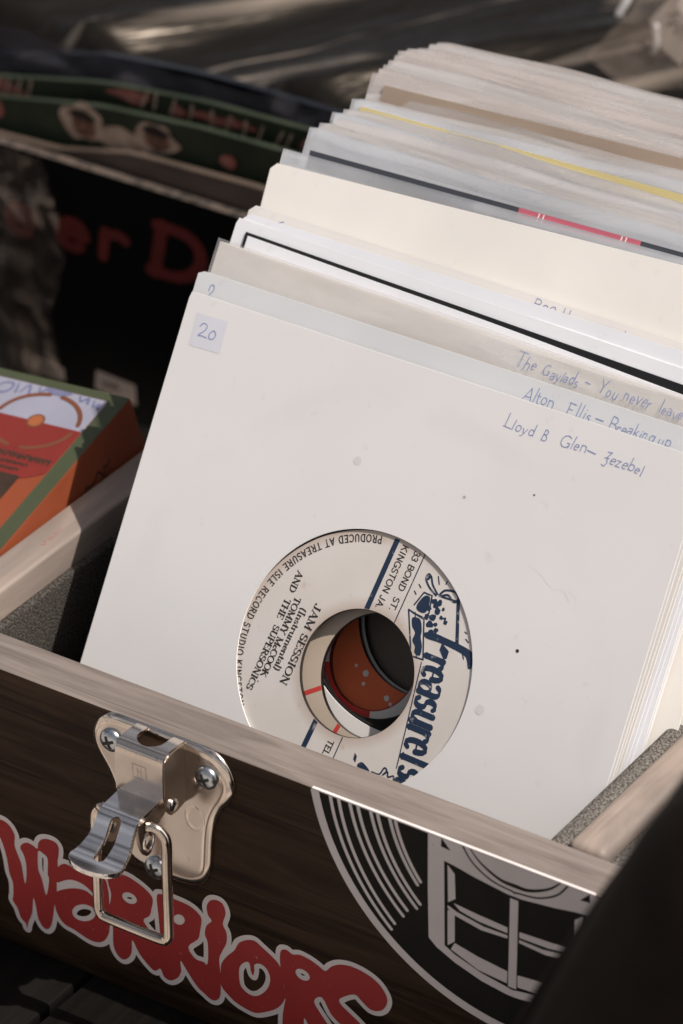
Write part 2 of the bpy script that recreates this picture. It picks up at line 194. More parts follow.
# ------------------------------------------------------------------ objects
def tag(o, label=None, cat=None, group=None, kind=None):
    if label: o['label'] = label
    if cat: o['category'] = cat
    if group: o['group'] = group
    if kind: o['kind'] = kind
    return o
def empty(name, loc=(0,0,0)):
    o = bpy.data.objects.new(name, None); COL.objects.link(o); o.location = Vector(loc)*MM; o.empty_display_size = .01
    return o
def link(name, me, mats, parent=None, smooth=False, mtx=None):
    o = bpy.data.objects.new(name, me); COL.objects.link(o)
    for m in (mats if isinstance(mats, (list, tuple)) else [mats]): me.materials.append(m)
    if smooth:
        for p in me.polygons: p.use_smooth = True
        try: me.set_sharp_from_angle(angle=R(40))
        except Exception: pass
    if parent: o.parent = parent
    if mtx is not None: o.matrix_local = mtx
    return o
def mesh(name, V, F, mi=None):
    me = bpy.data.meshes.new(name); me.from_pydata([tuple(c*MM for c in v) for v in V], [], F)
    if mi is not None: me.polygons.foreach_set('material_index', mi)
    me.update(); return me
def from_bm(name, bm):
    bmesh.ops.recalc_face_normals(bm, faces=bm.faces)
    for v in bm.verts: v.co *= MM
    me = bpy.data.meshes.new(name); bm.to_mesh(me); bm.free(); return me
def bm_box(bm, x0,x1,y0,y1,z0,z1, bev=0.0, seg=3):
    r = bmesh.ops.create_cube(bm, size=1.0)
    for v in r['verts']:
        v.co = Vector(((x0+x1)/2+v.co.x*(x1-x0), (y0+y1)/2+v.co.y*(y1-y0), (z0+z1)/2+v.co.z*(z1-z0)))
    if bev:
        es = set(e for v in r['verts'] for e in v.link_edges)
        bmesh.ops.bevel(bm, geom=list(es), offset=bev, segments=seg, profile=.5, affect='EDGES')
    return bm
def box(name, x0,x1,y0,y1,z0,z1, m, parent=None, bev=0.0, seg=3, top=None):
    bm = bm_box(bmesh.new(), x0,x1,y0,y1,z0,z1, bev, seg); me = from_bm(name, bm)
    o = link(name, me, [m, top] if top else m, parent, bev > 0)
    if top:
        for p in me.polygons: p.material_index = 1 if p.normal.z > .5 else 0
    return o
def tube(bm, pts, r, n=14, closed=False):
    pts = [Vector(p) for p in pts]; N = len(pts); rings = []
    t0 = (pts[1]-pts[0]).normalized(); up = Vector((0,1,0)) if abs(t0.y) < .9 else Vector((1,0,0))
    for i in range(N):
        a = pts[(i-1) % N] if closed or i > 0 else pts[i]; c = pts[(i+1) % N] if closed or i < N-1 else pts[i]
        t = (c-a).normalized(); s = t.cross(up).normalized(); u = s.cross(t)
        rings.append([bm.verts.new(pts[i]+r*(math.cos(2*math.pi*k/n)*s+math.sin(2*math.pi*k/n)*u)) for k in range(n)])
    for i in range(N if closed else N-1):
        A, B = rings[i], rings[(i+1) % N]
        for k in range(n): bm.faces.new((A[k], A[(k+1)%n], B[(k+1)%n], B[k]))
    if not closed: bm.faces.new(rings[0][::-1]); bm.faces.new(rings[-1])
def lathe(bm, prof, n=40, fn=None):
    """prof = [(r, h)], axis = local z; fn maps points"""
    fn = fn or (lambda p: p); rings = []
    for r, h in prof:
        rings.append([bm.verts.new(fn((r*math.cos(2*math.pi*k/n), r*math.sin(2*math.pi*k/n), h))) for k in range(n)] if r > 1e-6 else [bm.verts.new(fn((0,0,h)))])
    for A, B in zip(rings, rings[1:]):
        for k in range(n):
            if len(A) == 1 and len(B) == 1: continue
            if len(A) == 1: bm.faces.new((A[0], B[k], B[(k+1)%n]))
            elif len(B) == 1: bm.faces.new((A[k], A[(k+1)%n], B[0]))
            else: bm.faces.new((A[k], A[(k+1)%n], B[(k+1)%n], B[k]))
def smooth(pts, n=6, closed=False):
    """Catmull-Rom through the points"""
    P = [np.array(p, float) for p in pts]; N = len(P); out = []
    for i in range(N if closed else N-1):
        p1, p2 = P[i], P[(i+1)%N]
        p0 = P[(i-1)%N] if closed or i > 0 else 2*p1-p2
        p3 = P[(i+2)%N] if closed or i < N-2 else 2*p2-p1
        for k in range(n):
            t = k/n; out.append(.5*((2*p1)+(-p0+p2)*t+(2*p0-5*p1+4*p2-p3)*t*t+(-p0+3*p1-3*p2+p3)*t**3))
    if not closed: out.append(P[-1])
    return out

# ------------------------------------------------------------------ flat printed shapes: distance field -> one clean flat mesh
class Field:
    def __init__(s, x0, x1, y0, y1, h):
        s.h = h; s.x = np.arange(x0, x1+h, h); s.y = np.arange(y0, y1+h, h); s.D = np.full((len(s.y), len(s.x)), 1e3)
    def win(s, xa, xb, ya, yb, m):
        i0 = max(0, np.searchsorted(s.x, xa-m)); i1 = min(len(s.x), np.searchsorted(s.x, xb+m)+1)
        j0 = max(0, np.searchsorted(s.y, ya-m)); j1 = min(len(s.y), np.searchsorted(s.y, yb+m)+1)
        return slice(j0, j1), slice(i0, i1)
    def seg(s, a, b, ra, rb):
        m = max(ra, rb)+3*s.h+.01
        J, I = s.win(min(a[0],b[0]), max(a[0],b[0]), min(a[1],b[1]), max(a[1],b[1]), m)
        X, Y = np.meshgrid(s.x[I], s.y[J])
        if X.size == 0: return
        dx, dy = b[0]-a[0], b[1]-a[1]; L = dx*dx+dy*dy
        t = np.clip(((X-a[0])*dx+(Y-a[1])*dy)/L, 0, 1) if L > 1e-12 else np.zeros_like(X)
        d = np.hypot(X-a[0]-t*dx, Y-a[1]-t*dy)-(ra+(rb-ra)*t)
        s.D[J, I] = np.minimum(s.D[J, I], d)
    def stroke(s, pts, r, r2=None):
        n = len(pts)-1
        for i in range(n):
            ra, rb = (r, r) if r2 is None else (r+(r2-r)*i/n, r+(r2-r)*(i+1)/n)
            s.seg(pts[i], pts[i+1], ra, rb)
    def nib(s, pts, thick, thin):
        for a, b in zip(pts, pts[1:]):
            l = math.hypot(b[0]-a[0], b[1]-a[1])+1e-9; f = abs(b[1]-a[1])/l; r = thin+(thick-thin)*f**1.5
            s.seg(a, b, r, r)
    def polyd(s, P):
        P = np.array(P, float); m = 6.0
        J, I = s.win(P[:,0].min(), P[:,0].max(), P[:,1].min(), P[:,1].max(), m)
        X, Y = np.meshgrid(s.x[I], s.y[J]); d = np.full(X.shape, 1e9); ins = np.zeros(X.shape, bool)
        for a, b in zip(P, np.roll(P, -1, 0)):
            dx, dy = b-a; L = dx*dx+dy*dy+1e-12; t = np.clip(((X-a[0])*dx+(Y-a[1])*dy)/L, 0, 1)
            d = np.minimum(d, np.hypot(X-a[0]-t*dx, Y-a[1]-t*dy))
            c = ((a[1] > Y) != (b[1] > Y)); xx = a[0]+(Y-a[1])*dx/(dy if abs(dy) > 1e-12 else 1e-12)
            ins ^= c & (X < xx)
        return J, I, np.where(ins, -d, d)
    def poly(s, P, grow=0.0):
        J, I, d = s.polyd(P); s.D[J, I] = np.minimum(s.D[J, I], d-grow); return s
    def cut(s, P, grow=0.0):
        J, I, d = s.polyd(P); s.D[J, I] = np.maximum(s.D[J, I], grow-d) if True else 0; return s
    def disc(s, cx, cy, r):
        X, Y = np.meshgrid(s.x, s.y); s.D = np.minimum(s.D, np.hypot(X-cx, Y-cy)-r); return s
    def keep_disc(s, cx, cy, r):
        X, Y = np.meshgrid(s.x, s.y); s.D = np.maximum(s.D, np.hypot(X-cx, Y-cy)-r); return s
    def cut_disc(s, cx, cy, r):
        X, Y = np.meshgrid(s.x, s.y); s.D = np.maximum(s.D, r-np.hypot(X-cx, Y-cy)); return s
    def keep_half(s, nx, ny, c):      # keeps nx*x+ny*y <= c
        X, Y = np.meshgrid(s.x, s.y); s.D = np.maximum(s.D, nx*X+ny*Y-c); return s
    def build(s, iso=0.0, fn=None, name='shape', merge=True):
        D = s.D-iso; D[np.abs(D) < 1e-6] = 1e-6
        D[0,:] = np.maximum(D[0,:], 1e-3); D[-1,:] = np.maximum(D[-1,:], 1e-3); D[:,0] = np.maximum(D[:,0], 1e-3); D[:,-1] = np.maximum(D[:,-1], 1e-3)
        ins = D < 0; cnt = ins[:-1,:-1].astype(int)+ins[1:,:-1]+ins[:-1,1:]+ins[1:,1:]
        V = []; idx = {}; F = []
        def vert(j, i):
            k = (j, i)
            if k not in idx: idx[k] = len(V); V.append((s.x[i], s.y[j]))
            return idx[k]
        def edge(j0, i0, j1, i1):
            k = (j0, i0, j1, i1) if (j0, i0) < (j1, i1) else (j1, i1, j0, i0)
            if k not in idx:
                a, b = D[k[0], k[1]], D[k[2], k[3]]; t = a/(a-b); idx[k] = len(V)
                V.append((s.x[k[1]]+t*(s.x[k[3]]-s.x[k[1]]), s.y[k[0]]+t*(s.y[k[2]]-s.y[k[0]])))
            return idx[k]
        full = cnt == 4
        if merge:
            for j in range(full.shape[0]):
                row = full[j]
                if not row.any(): continue
                dd = np.diff(np.concatenate(([0], row.astype(int), [0]))); st = np.where(dd == 1)[0]; en = np.where(dd == -1)[0]
                for a, b in zip(st, en): F.append((vert(j,a), vert(j,b), vert(j+1,b), vert(j+1,a)))
        else:
            for j, i in zip(*np.where(full)): F.append((vert(j,i), vert(j,i+1), vert(j+1,i+1), vert(j+1,i)))
        for j, i in zip(*np.where((cnt > 0) & (cnt < 4))):
            c = [(j,i),(j,i+1),(j+1,i+1),(j+1,i)]; poly = []
            for k in range(4):
                a, b = c[k], c[(k+1)%4]
                if ins[a]: poly.append(vert(*a))
                if ins[a] != ins[b]: poly.append(edge(*a, *b))
            if len(poly) >= 3: F.append(tuple(poly))
        fn = fn or (lambda x, y: (x, y, 0))
        return mesh(name, [fn(float(x), float(y)) for x, y in V], F)

# ------------------------------------------------------------------ lettering skeletons, cap height 1: kind 'k' thick, 't' thin, 'c' by direction, 's' serif
def el(cx, cy, rx, ry, a0, a1, n=14):
    return [(cx+rx*math.cos(R(a0+(a1-a0)*k/n)), cy+ry*math.sin(R(a0+(a1-a0)*k/n))) for k in range(n+1)]
def sf(x, y, w=.13): return ('s', [(x-w, y), (x+w, y)])
G = {}
G['A'] = (.78, [('t',[(.08,0),(.38,1)]),('k',[(.38,1),(.70,0)]),('t',[(.19,.33),(.59,.33)]),sf(.08,0,.09),sf(.70,0,.11)])
G['B'] = (.70, [('k',[(.15,0),(.15,1)]),('c',[(.15,1)]+el(.36,.76,.23,.24,90,-90)+[(.15,.52)]),('c',[(.15,.52)]+el(.38,.26,.26,.26,90,-90)+[(.15,0)])])
G['C'] = (.76, [('c',el(.42,.5,.36,.5,48,312)),('s',[(.66,.66),(.66,.95)])])
G['D'] = (.80, [('k',[(.15,0),(.15,1)]),('c',[(.08,1),(.32,1)]+el(.34,.5,.36,.5,90,-90)+[(.32,0),(.08,0)])])
G['E'] = (.68, [('k',[(.15,0),(.15,1)]),('t',[(.06,1),(.58,1)]),('t',[(.15,.52),(.46,.52)]),('t',[(.06,0),(.60,0)]),('s',[(.58,1),(.58,.80)]),('s',[(.60,0),(.60,.22)])])
G['G'] = (.82, [('c',el(.42,.5,.36,.5,48,330)),('k',[(.72,.42),(.72,.06)]),('t',[(.52,.42),(.74,.42)])])
G['H'] = (.86, [('k',[(.15,0),(.15,1)]),('k',[(.69,0),(.69,1)]),('t',[(.15,.52),(.69,.52)]),sf(.15,0),sf(.15,1),sf(.69,0),sf(.69,1)])
G['I'] = (.38, [('k',[(.19,0),(.19,1)]),sf(.19,0),sf(.19,1)])
G['J'] = (.52, [('k',[(.33,1),(.33,.2)]),('c',el(.17,.17,.16,.17,0,-180,8)),sf(.33,1)])
G['K'] = (.80, [('k',[(.15,0),(.15,1)]),('t',[(.15,.40),(.66,1)]),('k',[(.32,.56),(.70,0)]),sf(.15,0),sf(.15,1)])
G['L'] = (.62, [('k',[(.15,0),(.15,1)]),('t',[(.06,0),(.56,0)]),('s',[(.56,0),(.56,.24)]),sf(.15,1)])
G['M'] = (1.0, [('t',[(.15,0),(.15,1)]),('k',[(.15,1),(.50,.05)]),('t',[(.50,.05),(.84,1)]),('k',[(.84,1),(.84,0)]),sf(.15,0,.1),sf(.84,0,.1),sf(.12,1,.08),sf(.87,1,.08)])
G['N'] = (.84, [('t',[(.15,0),(.15,1)]),('k',[(.15,1),(.68,0)]),('t',[(.68,0),(.68,1)]),sf(.15,0,.1),sf(.68,1,.1),sf(.10,1,.06)])
G['O'] = (.86, [('c',el(.43,.5,.36,.5,0,360,26))])
G['P'] = (.68, [('k',[(.15,0),(.15,1)]),('c',[(.08,1),(.34,1)]+el(.36,.73,.25,.27,90,-90)+[(.15,.46)]),sf(.15,0)])
G['R'] = (.78, [('k',[(.15,0),(.15,1)]),('c',[(.08,1),(.34,1)]+el(.36,.75,.24,.25,90,-90)+[(.15,.50)]),('k',[(.36,.50),(.68,0)]),sf(.15,0),sf(.70,0,.07)])
G['S'] = (.64, [('c',el(.32,.75,.23,.25,40,250)+el(.31,.25,.25,.25,70,-150)),('s',[(.51,.72),(.51,.96)]),('s',[(.08,.06),(.08,.28)])])
G['T'] = (.74, [('k',[(.37,0),(.37,1)]),('t',[(.06,1),(.68,1)]),('s',[(.06,1),(.06,.80)]),('s',[(.68,1),(.68,.80)]),sf(.37,0)])
G['U'] = (.82, [('k',[(.15,1),(.15,.32)]),('c',el(.40,.32,.25,.32,180,360)),('t',[(.65,.32),(.65,1)]),sf(.15,1),sf(.65,1,.1)])
G['Y'] = (.76, [('k',[(.08,1),(.38,.48)]),('t',[(.68,1),(.38,.48)]),('k',[(.38,.48),(.38,0)]),sf(.08,1,.1),sf(.68,1,.08),sf(.38,0)])
G['a'] = (.50, [('c',el(.22,.40,.17,.14,150,0,8)+[(.39,.36),(.39,.02)]),('c',el(.22,.15,.17,.15,20,340,16)),('s',[(.39,.0),(.47,.03)])])
G['b'] = (.52, [('k',[(.10,0),(.10,1)]),('c',el(.27,.26,.17,.26,150,-150,14))])
G['c'] = (.46, [('c',el(.25,.26,.17,.26,45,315))])
G['d'] = (.54, [('k',[(.42,0),(.42,1)]),('c',el(.25,.26,.17,.26,30,330,14))])
G['e'] = (.48, [('c',[(.08,.28),(.41,.28)]+el(.245,.26,.165,.26,5,310))])
G['g'] = (.52, [('c',el(.24,.28,.16,.22,0,360,16)),('c',[(.41,.5),(.41,-.1)]+el(.25,-.12,.16,.16,0,-150,8))])
G['h'] = (.54, [('k',[(.10,0),(.10,1)]),('c',el(.26,.34,.16,.16,170,0,8)+[(.42,0)]),sf(.10,0,.08),sf(.42,0,.08)])
G['i'] = (.24, [('k',[(.12,0),(.12,.5)]),('k',[(.12,.70),(.12,.74)]),sf(.12,0,.08)])
G['k'] = (.48, [('k',[(.10,0),(.10,1)]),('t',[(.10,.22),(.38,.5)]),('k',[(.2,.31),(.42,0)])])
G['l'] = (.24, [('k',[(.12,0),(.12,1)]),sf(.12,0,.09),('s',[(.04,1),(.12,1)])])
G['m'] = (.82, [('k',[(.10,0),(.10,.5)]),('c',el(.25,.34,.15,.16,170,0,8)+[(.40,0)]),('c',el(.56,.34,.15,.16,170,0,8)+[(.71,0)]),sf(.10,0,.07),sf(.40,0,.07),sf(.71,0,.07)])
G['n'] = (.54, [('k',[(.10,0),(.10,.5)]),('c',el(.26,.34,.16,.16,170,0,8)+[(.42,0)]),sf(.10,0,.08),sf(.42,0,.08),('s',[(.02,.5),(.10,.5)])])
G['o'] = (.52, [('c',el(.26,.26,.18,.26,0,360,20))])
G['p'] = (.52, [('k',[(.10,.5),(.10,-.3)]),('c',el(.27,.26,.17,.26,150,-150,14))])
G['r'] = (.40, [('k',[(.10,0),(.10,.5)]),('c',el(.25,.34,.15,.17,170,40,8)),sf(.10,0,.09),('s',[(.02,.5),(.10,.5)])])
G['s'] = (.42, [('c',el(.21,.385,.13,.125,40,250,9)+el(.20,.13,.14,.13,70,-150,9))])
G['t'] = (.34, [('k',[(.14,.72),(.14,.12)]),('c',el(.23,.11,.09,.11,180,300,6)),('t',[(.03,.5),(.29,.5)])])
G['u'] = (.54, [('k',[(.10,.5),(.10,.16)]),('c',el(.25,.17,.15,.17,180,340,8)),('k',[(.42,.5),(.42,0)]),('s',[(.02,.5),(.10,.5)]),('s',[(.34,.5),(.42,.5)]),('s',[(.42,0),(.50,.02)])])
G['v'] = (.46, [('k',[(.05,.5),(.22,0)]),('t',[(.22,0),(.40,.5)])])
G['y'] = (.48, [('k',[(.06,.5),(.23,.03)]),('t',[(.42,.5),(.20,-.2),(.06,-.28)])])
G['z'] = (.44, [('t',[(.05,.5),(.38,.5)]),('t',[(.38,.5),(.05,0)]),('t',[(.05,0),(.40,0)])])
G['0'] = (.62, [('c',el(.31,.5,.23,.5,0,360,22))])
G['2'] = (.60, [('c',el(.29,.74,.22,.26,165,-20,12)+[(.06,.02)]),('t',[(.06,.02),(.55,.04)])])
G['3'] = (.60, [('c',el(.28,.76,.2,.24,150,-90,10)+el(.28,.26,.24,.26,90,-150,12))])
G['&'] = (.60, [('c',[(.12,0),(.12,.9)]+el(.28,.76,.17,.2,120,-90,8)+[(.2,.52)]),('c',[(.2,.55)]+el(.3,.28,.2,.24,80,-120,10))])
G['-'] = (.46, [('t',[(.08,.30),(.38,.30)])])
G['('] = (.30, [('c',el(.34,.42,.24,.66,130,230,8))])
G[')'] = (.30, [('c',el(-.04,.42,.24,.66,50,-50,8))])
G['.'] = (.24, [('k',[(.1,.02),(.1,.05)])])
G[' '] = (.40, [])
G['j'] = (.56, [('c',[(.20,.92),(.52,.98),(.30,.55),(.42,.1),(.30,-.22),(.10,-.15)]),('t',[(.14,.42),(.46,.48)])])
def width(txt, sp=0.0): return sum(G[c][0]+sp for c in txt)
def write(F, txt, tf, size, thick, thin, serif=True, sp=0.0, sx=1.0, jit=0.0, slant=0.0):
    """tf(x, y) places a point of the line (x along the base line in mm) in the field"""
    x = 0.0
    for c in txt:
        w, st = G[c]; dy = random.uniform(-jit, jit); rot = random.uniform(-jit, jit)*.8; sc = 1+random.uniform(-jit, jit)*1.5
        for kind, pts in st:
            if kind == 's' and not serif: continue
            if kind == 'c' and jit and len(pts) > 8: pts = pts[::2]+[pts[-1]]
            q = []
            for a, b in pts:
                a2 = a*sc+slant*b+rot*b; b2 = b*sc+dy+rot*a
                q.append(tf((x+a2*sx)*size, b2*size))
            loc = [((x+a*sx), b) for a, b in pts]
            if kind == 'k': F.stroke(q, thick)
            elif kind in 'ts': F.stroke(q, thin)
            else:
                for (p0, p1), (l0, l1) in zip(zip(q, q[1:]), zip(loc, loc[1:])):
                    l = math.hypot(l1[0]-l0[0], l1[1]-l0[1])+1e-9; f = abs(l1[1]-l0[1])/l; r = thin+(thick-thin)*f**1.5
                    F.seg(p0, p1, r, r)
        x += (w*sx+sp)
    return x*size

# ------------------------------------------------------------------ sleeves and records
LEAN = 31.43
def leaf_matrix(loc, roll): return Matrix.Translation(Vector(loc)*MM) @ Matrix.Rotation(R(90-LEAN), 4, 'X') @ Matrix.Rotation(R(roll), 4, 'Z')
def sheet_bm(bm, w, h, hole, z, th, bow, corner=2.0, n=120, rings=9):
    """a rectangular sheet u 0..w, v -h..0 with a round hole, thickness th downward from z; bow(u, v) lifts it"""
    cx, cy, hr = hole
    def outer(a):
        dx, dy = math.cos(a), math.sin(a); t = 1e9
        if dx > 1e-9: t = min(t, (w-cx)/dx)
        if dx < -1e-9: t = min(t, -cx/dx)
        if dy > 1e-9: t = min(t, -cy/dy)
        if dy < -1e-9: t = min(t, (-h-cy)/dy)
        return cx+t*dx, cy+t*dy
    angs = [2*math.pi*k/n for k in range(n)]+[math.atan2(y-cy, x-cx) % (2*math.pi) for x, y in ((corner,0),(0,-corner),(w-corner,0),(w,-corner),(0,-h),(w,-h))]
    angs = sorted(set(round(a, 6) for a in angs)); n = len(angs); T = []; Bt = []
    for k in range(rings+1):
        f = k/rings; rt = []; rb = []
        for a in angs:
            ox, oy = outer(a); hx, hy = cx+hr*math.cos(a), cy+hr*math.sin(a)
            x, y = hx+(ox-hx)*f, hy+(oy-hy)*f; zz = z+bow(x, y)
            rt.append(bm.verts.new((x, y, zz))); rb.append(bm.verts.new((x, y, zz-th)))
        T.append(rt); Bt.append(rb)
    for k in range(rings):
        for i in range(n):
            j = (i+1) % n
            bm.faces.new((T[k][i], T[k+1][i], T[k+1][j], T[k][j])); bm.faces.new((Bt[k][i], Bt[k][j], Bt[k+1][j], Bt[k+1][i]))
    for i in range(n):
        j = (i+1) % n
        bm.faces.new((T[0][i], T[0][j], Bt[0][j], Bt[0][i])).material_index = 1; bm.faces.new((T[-1][i], Bt[-1][i], Bt[-1][j], T[-1][j])).material_index = 1
def solid_bm(bm, w, h, z, th, bow, nu=36, nv=16, notch=None, e=0):
    """a sheet with no hole; notch(u) lowers its top edge"""
    T = []; Bt = []
    for j in range(nv+1):
        rt = []; rb = []
        for i in range(nu+1):
            u = w*i/nu; top = -(notch(u) if notch else 0.0); v = top+(-h-top)*j/nv; zz = z+bow(u, v)
            rt.append(bm.verts.new((u, v, zz))); rb.append(bm.verts.new((u, v, zz-th)))
        T.append(rt); Bt.append(rb)
    for j in range(nv):
        for i in range(nu):
            bm.faces.new((T[j][i], T[j+1][i], T[j+1][i+1], T[j][i+1])); bm.faces.new((Bt[j][i], Bt[j][i+1], Bt[j+1][i+1], Bt[j+1][i]))
    for j in range(nv):
        bm.faces.new((T[j][0], Bt[j][0], Bt[j+1][0], T[j+1][0])).material_index = e; bm.faces.new((T[j][nu], T[j+1][nu], Bt[j+1][nu], Bt[j][nu])).material_index = e
    for i in range(nu):
        bm.faces.new((T[0][i], T[0][i+1], Bt[0][i+1], Bt[0][i])).material_index = e; bm.faces.new((T[nv][i], Bt[nv][i], Bt[nv][i+1], T[nv][i+1]))
def bow_fn(a, seed, ripple=0.0):
    rd = random.Random(seed); p = [rd.uniform(0, 6.28) for _ in range(4)]; k1, k2 = rd.uniform(.5, 1.2), rd.uniform(1.6, 3.0)
    def f(u, v):
        g = max(0.0, 1+v/70.0)     # 1 at the top edge
        return a*math.sin(math.pi*min(max(u/180, 0), 1)) + ripple*g*(math.sin(u/180*6.28*k1+p[0])+.45*math.sin(u/180*6.28*k2+p[1]))
    return f
def sleeve(name, loc, roll, m, label, cat='record sleeve', group=None, w=180, hole=None, th=.45, gap=2.4, bow=.0, seed=1, ripple=0.0, notch=None, edge=None):
    loc = Vector(loc); h = min(172, (loc.z+86)/math.cos(R(LEAN)), (loc.y-1)/math.sin(R(LEAN)) if loc.y < 95 else 999)
    f = bow_fn(bow, seed, ripple); f2 = bow_fn(0, seed, ripple*.9); bm = bmesh.new()
    if hole:
        sheet_bm(bm, w, h, hole, 0, th, f); sheet_bm(bm, w, h, hole, -gap, th, f2)
    else:
        solid_bm(bm, w, h, 0, th, f, notch=notch, e=1, nu=48); solid_bm(bm, w-.4, h, -gap, th, f2, notch=notch, e=1, nu=48)
    o = link(name, from_bm(name, bm), [m, edge or M['paper_edge']], None, True, leaf_matrix(loc, roll))
    tag(o, label, cat, group); return o, f, h
def record(loc, roll, uvz, rad, hole, lab_r, labmat, label, seed=0):
    """black disc with its printed centre; uvz = centre in its sleeve's plane (z behind the sleeve's front)"""
    mw = leaf_matrix(loc, roll) @ Matrix.Translation(Vector(uvz)*MM)
    bm = bmesh.new()
    prof = [(hole,-.7),(hole,.7),(lab_r+.2,.7),(lab_r+.9,.45),(rad-2,.45),(rad,.1),(rad,-.1),(rad-2,-.45),(lab_r+.9,-.45),(lab_r+.2,-.7),(hole,-.7)]
    lathe(bm, prof, 96); bmesh.ops.remove_doubles(bm, verts=bm.verts, dist=1e-5)
    o = link('vinyl_record', from_bm('vinyl_record', bm), M['vinyl'], None, True, mw); tag(o, label, 'record')
    bm = bmesh.new(); lathe(bm, [(hole+.15,.74),(lab_r,.74)], 96)
    l = link('paper_label', from_bm('paper_label', bm), labmat, o)
    return o, l

FRONT = ((0,88.1,79.4), -.15)
front, ff, fh = sleeve('record_sleeve', *FRONT, M['card'], 'front white card sleeve with a round cut-out and a price sticker marked 20', hole=(90,-89.6,39.6), bow=.5, seed=3)
rec, lab = record(*FRONT, (92.0,-92.5,-.95), 76, 19.1, 42.6, M['label'], 'black seven inch record with a white and navy label, seen through the front sleeve')

# --- printing on the label, in the label's own reading direction (a along the text, b up)
PHI = math.atan2(-.9897, -.143)
ca, sa = math.cos(PHI), math.sin(PHI)
def lab_pt(a, b, z=.80): return (a*ca-b*sa, a*sa+b*ca, z)
F = Field(-43, 43, -43, 43, .11)
F.stroke([(-43,-5.85),(-18,-5.7)], .85); F.stroke([(18,-5.85),(43,-6.4)], .85)
F.stroke([(-43,4.45),(43,4.5)], .17)
F.stroke([(-12.4,17.9),(19.0,24.75)], .17)
# the chest, the palm and the scroll
F.stroke([(-24.42,6.97),(-12.6,13.9),(-13.3,18.0),(-24.07,12.84),(-24.42,6.97)], .24)
F.stroke([(-24.6,9.3),(-13.2,15.6)], .16)
F.poly(smooth([(-22.9,9.2),(-23.5,11.7),(-21,13.6),(-18.9,14.3),(-16.6,15.9),(-13.9,16.5),(-13.9,14.5),(-15.6,13.8),(-16.9,12.2),(-19.2,12.0),(-20.6,10.2)], 4, True))
F.stroke([(-26.5,8.0),(-31.1,9.27),(-31.4,12.1),(-26.4,13.5),(-24.4,12.7),(-24.2,8.6)], .24)
F.poly(smooth([(-27.0,8.8),(-30.3,9.9),(-30.6,11.8),(-27.2,12.6),(-25.6,11.9),(-25.5,9.6)], 4, True))
F.stroke(smooth([(-32.0,13.2),(-33.2,10.2),(-35,8.0),(-36.6,8.2),(-36.2,9.4),(-34.4,10.8),(-32.6,13.4)], 5), .30)
F.poly(smooth([(-36.7,8.1),(-35.2,8.1),(-34.9,8.9),(-36.2,9.3)], 3, True))
F.stroke(smooth([(-32.6,14.1),(-34.7,15.4),(-35.6,18.6),(-34.0,20.5),(-32.8,19.2),(-33.8,16.8),(-32.4,14.6)], 5), .34)
F.stroke([(-33.9,20.5),(-22.4,25.9)], .55); F.stroke([(-22.4,25.9),(-20.9,20.7)], .4); F.stroke([(-32.4,14.6),(-33.4,20.2)], .3)
rd = random.Random(4)
for bx, by, br in [(-30.2,13.6,1.0),(-27.6,12.9,.9),(-28.1,15.8,1.2),(-25.8,15.3,1.2),(-26.9,17.7,.7),(-26.3,19.7,.8),(-23.6,15.2,1.3),(-22.8,17.9,.8),(-25.2,13.4,.9),(-30.6,15.3,1.0),(-29.3,14.6,1.0),(-21.8,16.6,.9),(-27.1,19.0,.5),(-29.4,17.3,.6),(-24.2,17.0,.7)]:
    F.poly([(bx+br*rd.uniform(.7,1.15)*math.cos(k*.628), by+br*rd.uniform(.7,1.15)*math.sin(k*.628)) for k in range(10)])
for q in [(-32.5,6.7,-31.9,7.7),(-30.1,6.2,-29.5,7.1),(-37.3,11.4,-35.4,12.7),(-37.3,14.7,-36.4,14.7),(-26.6,26.7,-26.4,27.4),(-24.8,27.9,-24.3,29.1),(-20.5,28.9,-19.3,29.9)]: F.stroke([q[:2], q[2:]], .19)
# the big T of the logo: a swash bar and a leaning stem
F.poly(smooth([(-20.6,14.8),(-21.9,17.4),(-22.3,22),(-22.6,27),(-22.4,31.2),(-20.6,32.8),(-18.0,33.4),(-17.5,32.4),(-19.2,31.2),(-20.3,29.6),(-20.4,25),(-20.0,20),(-19.4,16)], 4, True))
F.poly([(-20.4,21.4),(-19.2,24.6),(-16.9,24.9),(-16.4,23.9),(-18.2,21.6)])
th_ = math.atan2(24.75-17.9, 19.0+12.4)
def logo(x, y): # slanted base line of the logo
    xx = x+.10*y; return (-17.1+xx*math.cos(th_)-y*math.sin(th_)*.95, 17.9+xx*math.sin(th_)+y*math.cos(th_))
for ch, x0, sz in [('r',1.4,12.0),('e',4.6,12.9),('a',9.2,13.2),('s',13.9,13.4),('u',17.8,13.5),('r',22.8,13.5),('e',26.3,13.5)]:
    write(F, ch, lambda a, b, x0=x0: logo(x0+a, b), sz, .92, .27, True, sx=.70)
for ch, x0, sz in [('I',31.4,9.6),('s',35.2,12.5),('l',39.2,10.0)]:
    write(F, ch, lambda a, b, x0=x0: logo(x0+a, b), sz, .95, .28, True, sx=.74)
